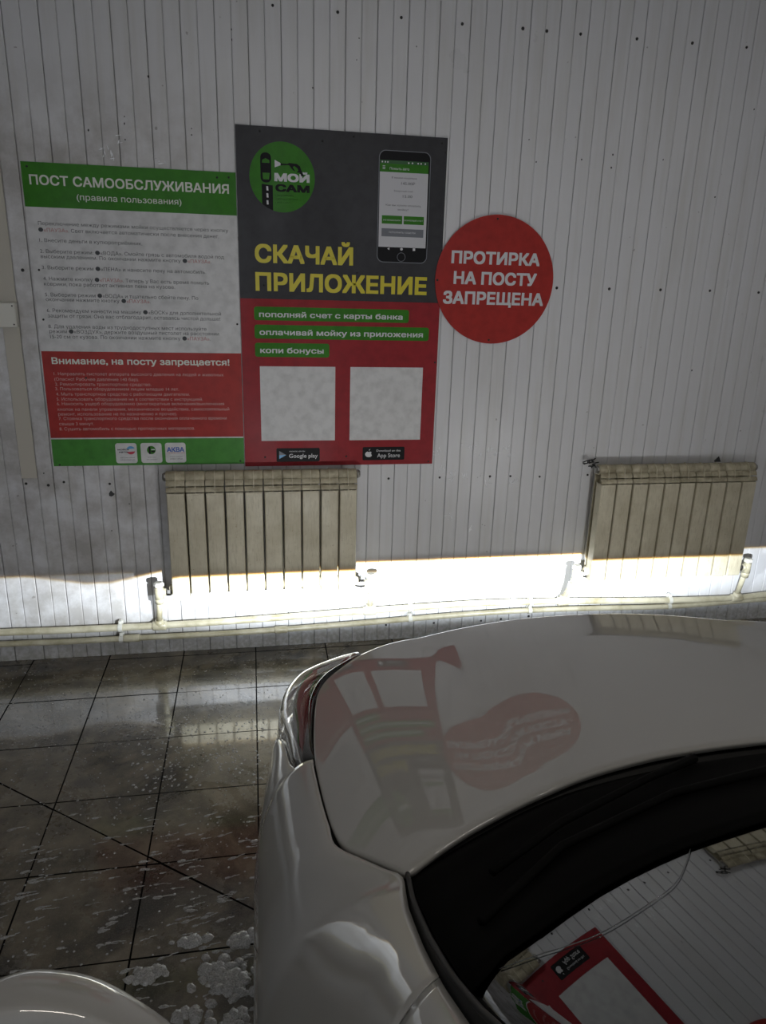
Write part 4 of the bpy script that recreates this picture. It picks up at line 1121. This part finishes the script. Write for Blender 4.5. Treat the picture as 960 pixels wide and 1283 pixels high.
    for sd in (-1, 1):
        rows = []
        for Y in np.linspace(.298, -.16, 22):
            a = sideA(Y)+.006; z = gz2(a, Y); w_ = float(np.interp(Y, [-.16, .3, .497], [.045, .05, .075]))
            zlow = max(.955-(.497-Y)*.05, 0); drop = float(np.interp(Y, [-.16, .35, .497], [.05, .07, .10]))
            row = []
            for i in range(9):
                t = i/8*math.pi/2; row.append((W(a+w_*math.sin(t), sd), Y, z-drop*(1-math.cos(t)**.9)))
            rows.append(row)
        m = MB(); m.grid(rows); par(m.build('pillar', M_car, None, True)).modifiers.new('s', 'SOLIDIFY').thickness = .003
        # belt-line wedge between pillar foot and fender/door top
        rows = []
        for Y in np.linspace(.200, -1.9, 30):
            ao = A_out(Y); row = []
            ai = .752 if Y < .45 else .752
            zt = float(np.interp(Y, [-1.9, 0, .35, .497], [.97, .955, .955, .955]))
            for i in range(8):
                t = i/7*math.pi/2; row.append((W(ai-.01+(ao-ai+.01)*math.sin(t), sd), Y, .60+(zt-.60)*math.cos(t)**.5))
            for z in (.5, .36, .24): row.append((W(ao-.0 if z > .4 else ao-.015, sd), Y, z))
            rows.append(row)
        cut = 18
        m = MB(); m.grid(rows[:cut]); par(m.build('door', M_car, None, True)).modifiers.new('s', 'SOLIDIFY').thickness = .003
        m = MB(); m.grid(rows[cut-1:]); par(m.build('rear_quarter', M_car, None, True)).modifiers.new('s', 'SOLIDIFY').thickness = .003
        par(MB().tube([(W(.85, sd), -.62, .80), (W(.872, sd), -.60, .80), (W(.872, sd), -.46, .80), (W(.85, sd), -.44, .80)], .009, 8).build('door_handle', M_chrome, None, True))
        # side glass
        gl = [[(W(.742, sd), Y, .955), (W(float(np.interp(Y, [-1.7, -.1, .38], [.60, .62, .715])), sd), Y, float(np.interp(Y, [-1.7, -1.3, -.16, .40], [1.20, 1.42, 1.46, 1.02])))] for Y in np.linspace(.38, -1.7, 20)]
        par(MB().grid(gl).build('side_window', M_glass, None, True)).modifiers.new('s', 'SOLIDIFY').thickness = .004
    rr = []
    for Y in np.linspace(-.16, -1.75, 20):
        row = []
        for u in us:
            yy = Y+.05*u*u*(1 if Y > -.5 else 0)
            a = u*float(np.interp(Y, [-1.75, -1.2, -.16], [.56, .61, .63])); zc = float(np.interp(Y, [-1.75, -1.5, -.9, -.16], [1.36, 1.44, 1.50, gz2(0, -.16)]))
            row.append((XC+a, yy, zc-.045*u*u-.06*u**8))
        rr.append(row)
    par(MB().grid(rr).build('roof', M_car, None, True)).modifiers.new('s', 'SOLIDIFY').thickness = .003
    par(MB().box(XC-.70, XC+.70, -2.0, .66, .20, .93).build('cabin_tub', M_int))
    par(MB().box(XC-.66, XC+.66, .10, .42, .93, .985).build('dashboard', M_int))
    rt = [[(XC+u*.80, -2.1+.08*u*u, z) if z < 1.0 else (XC+u*.62, -1.75-(1.36-z)*.9, z) for u in us] for z in (.22, .6, .97, 1.0, 1.2, 1.36)]
    par(MB().grid(rt).build('tailgate', M_car, None, True)).modifiers.new('s', 'SOLIDIFY').thickness = .003
    # ---- wheels
    for sd in (-1, 1):
        for Y in (1.02, -1.42):
            wx = W(.735, sd); m = MB(); n = 36; vs = []; prof = ((-.085, .225), (-.095, .29), (-.07, .305), (.07, .305), (.095, .29), (.085, .225))
            for dx, r in prof:
                for k in range(n): t = 2*math.pi*k/n; vs.append((wx+dx, Y+r*math.cos(t), .305+r*math.sin(t)))
            fs = [(i*n+k, i*n+(k+1) % n, (i+1)*n+(k+1) % n, (i+1)*n+k) for i in range(5) for k in range(n)]
            m.add(vs, fs); wh = par(m.build('tyre', M_tyre, None, True))
            r_ = MB()
            for k in range(10):
                t = 2*math.pi*k/10; r_.tube([(wx+sd*.07, Y, .305), (wx+sd*.075, Y+.215*math.cos(t), .305+.215*math.sin(t))], [.03, .016], 6)
            r_.tube([(wx-.08, Y, .305), (wx+sd*.04, Y, .305)], .22, 24); par(r_.build('wheel_rim', M_rim, None, True))
    # ---- door mirrors
    for sd in (-1, 1):
        base = Vector((W(1.035, sd), .482, .984))
        def mp(a, b, c): return (base.x+sd*a, base.y+b, base.z+c)
        # housing: loft of rounded sections along its width (inner -> outer)
        secs = [(-.150, .026, .020, -.020, -.030), (-.125, .044, .042, -.010, -.018), (-.060, .064, .070, .0, .0), (.0, .074, .086, .0, .0), (.05, .068, .082, -.012, -.004), (.095, .052, .064, -.028, -.014), (.118, .030, .040, -.044, -.02), (.126, .008, .012, -.055, -.022)]
        sp_ = np.array(secs); tt = np.linspace(0, len(secs)-1, 41); kk_ = np.arange(len(secs)); sm = np.stack([np.interp(tt, kk_, sp_[:, c_]) for c_ in range(5)], 1)
        for _ in range(4): sm[1:-1] = (sm[:-2]+2*sm[1:-1]+sm[2:])/4
        secs = [tuple(float(x_) for x_ in r_) for r_ in sm]
        rows = []; n = 32
        for (dx, ry, rz, oy, oz) in secs:
            row = []
            for k in range(n+1):
                t = -math.pi/2+math.pi*k/n*1.0 if False else 2*math.pi*k/n
                cy, cz_ = math.cos(t), math.sin(t)
                yv = oy+(ry*(abs(cy)**.95)*(1 if cy > 0 else -.35*(1))*1.0)
                row.append(mp(dx, yv, oz+rz*(abs(cz_)**.85)*(1 if cz_ > 0 else -1)))
            rows.append(row)
        m = MB(); m.grid(rows); par(m.build('mirror_housing', M_car, None, True))
        # black frame and glass facing back
        rows = [[mp(dx*.96, oy-ry*.36-.004*f2, oz+s_*rz*.93) for s_ in (-1, -.8, -.4, 0, .4, .8, 1)] for (dx, ry, rz, oy, oz) in secs[4:-4] for f2 in (1,)]
        par(MB().grid(rows).build('mirror_frame', M_black, None, True)).modifiers.new('s', 'SOLIDIFY').thickness = .004
        rows = [[mp(dx*.88, oy-ry*.36-.010, oz+s_*rz*.80) for s_ in (-1, 0, 1)] for (dx, ry, rz, oy, oz) in secs[5:-5]]
        par(MB().grid(rows).build('mirror_glass', M_chrome, None, True))
        par(MB().tube([mp(-.25, -.05, -.05), mp(-.17, -.03, -.02), mp(-.09, 0, .0)], [.028, .024, .030], 10, flat=.7).build('mirror_arm', M_black, None, True))
build_car()
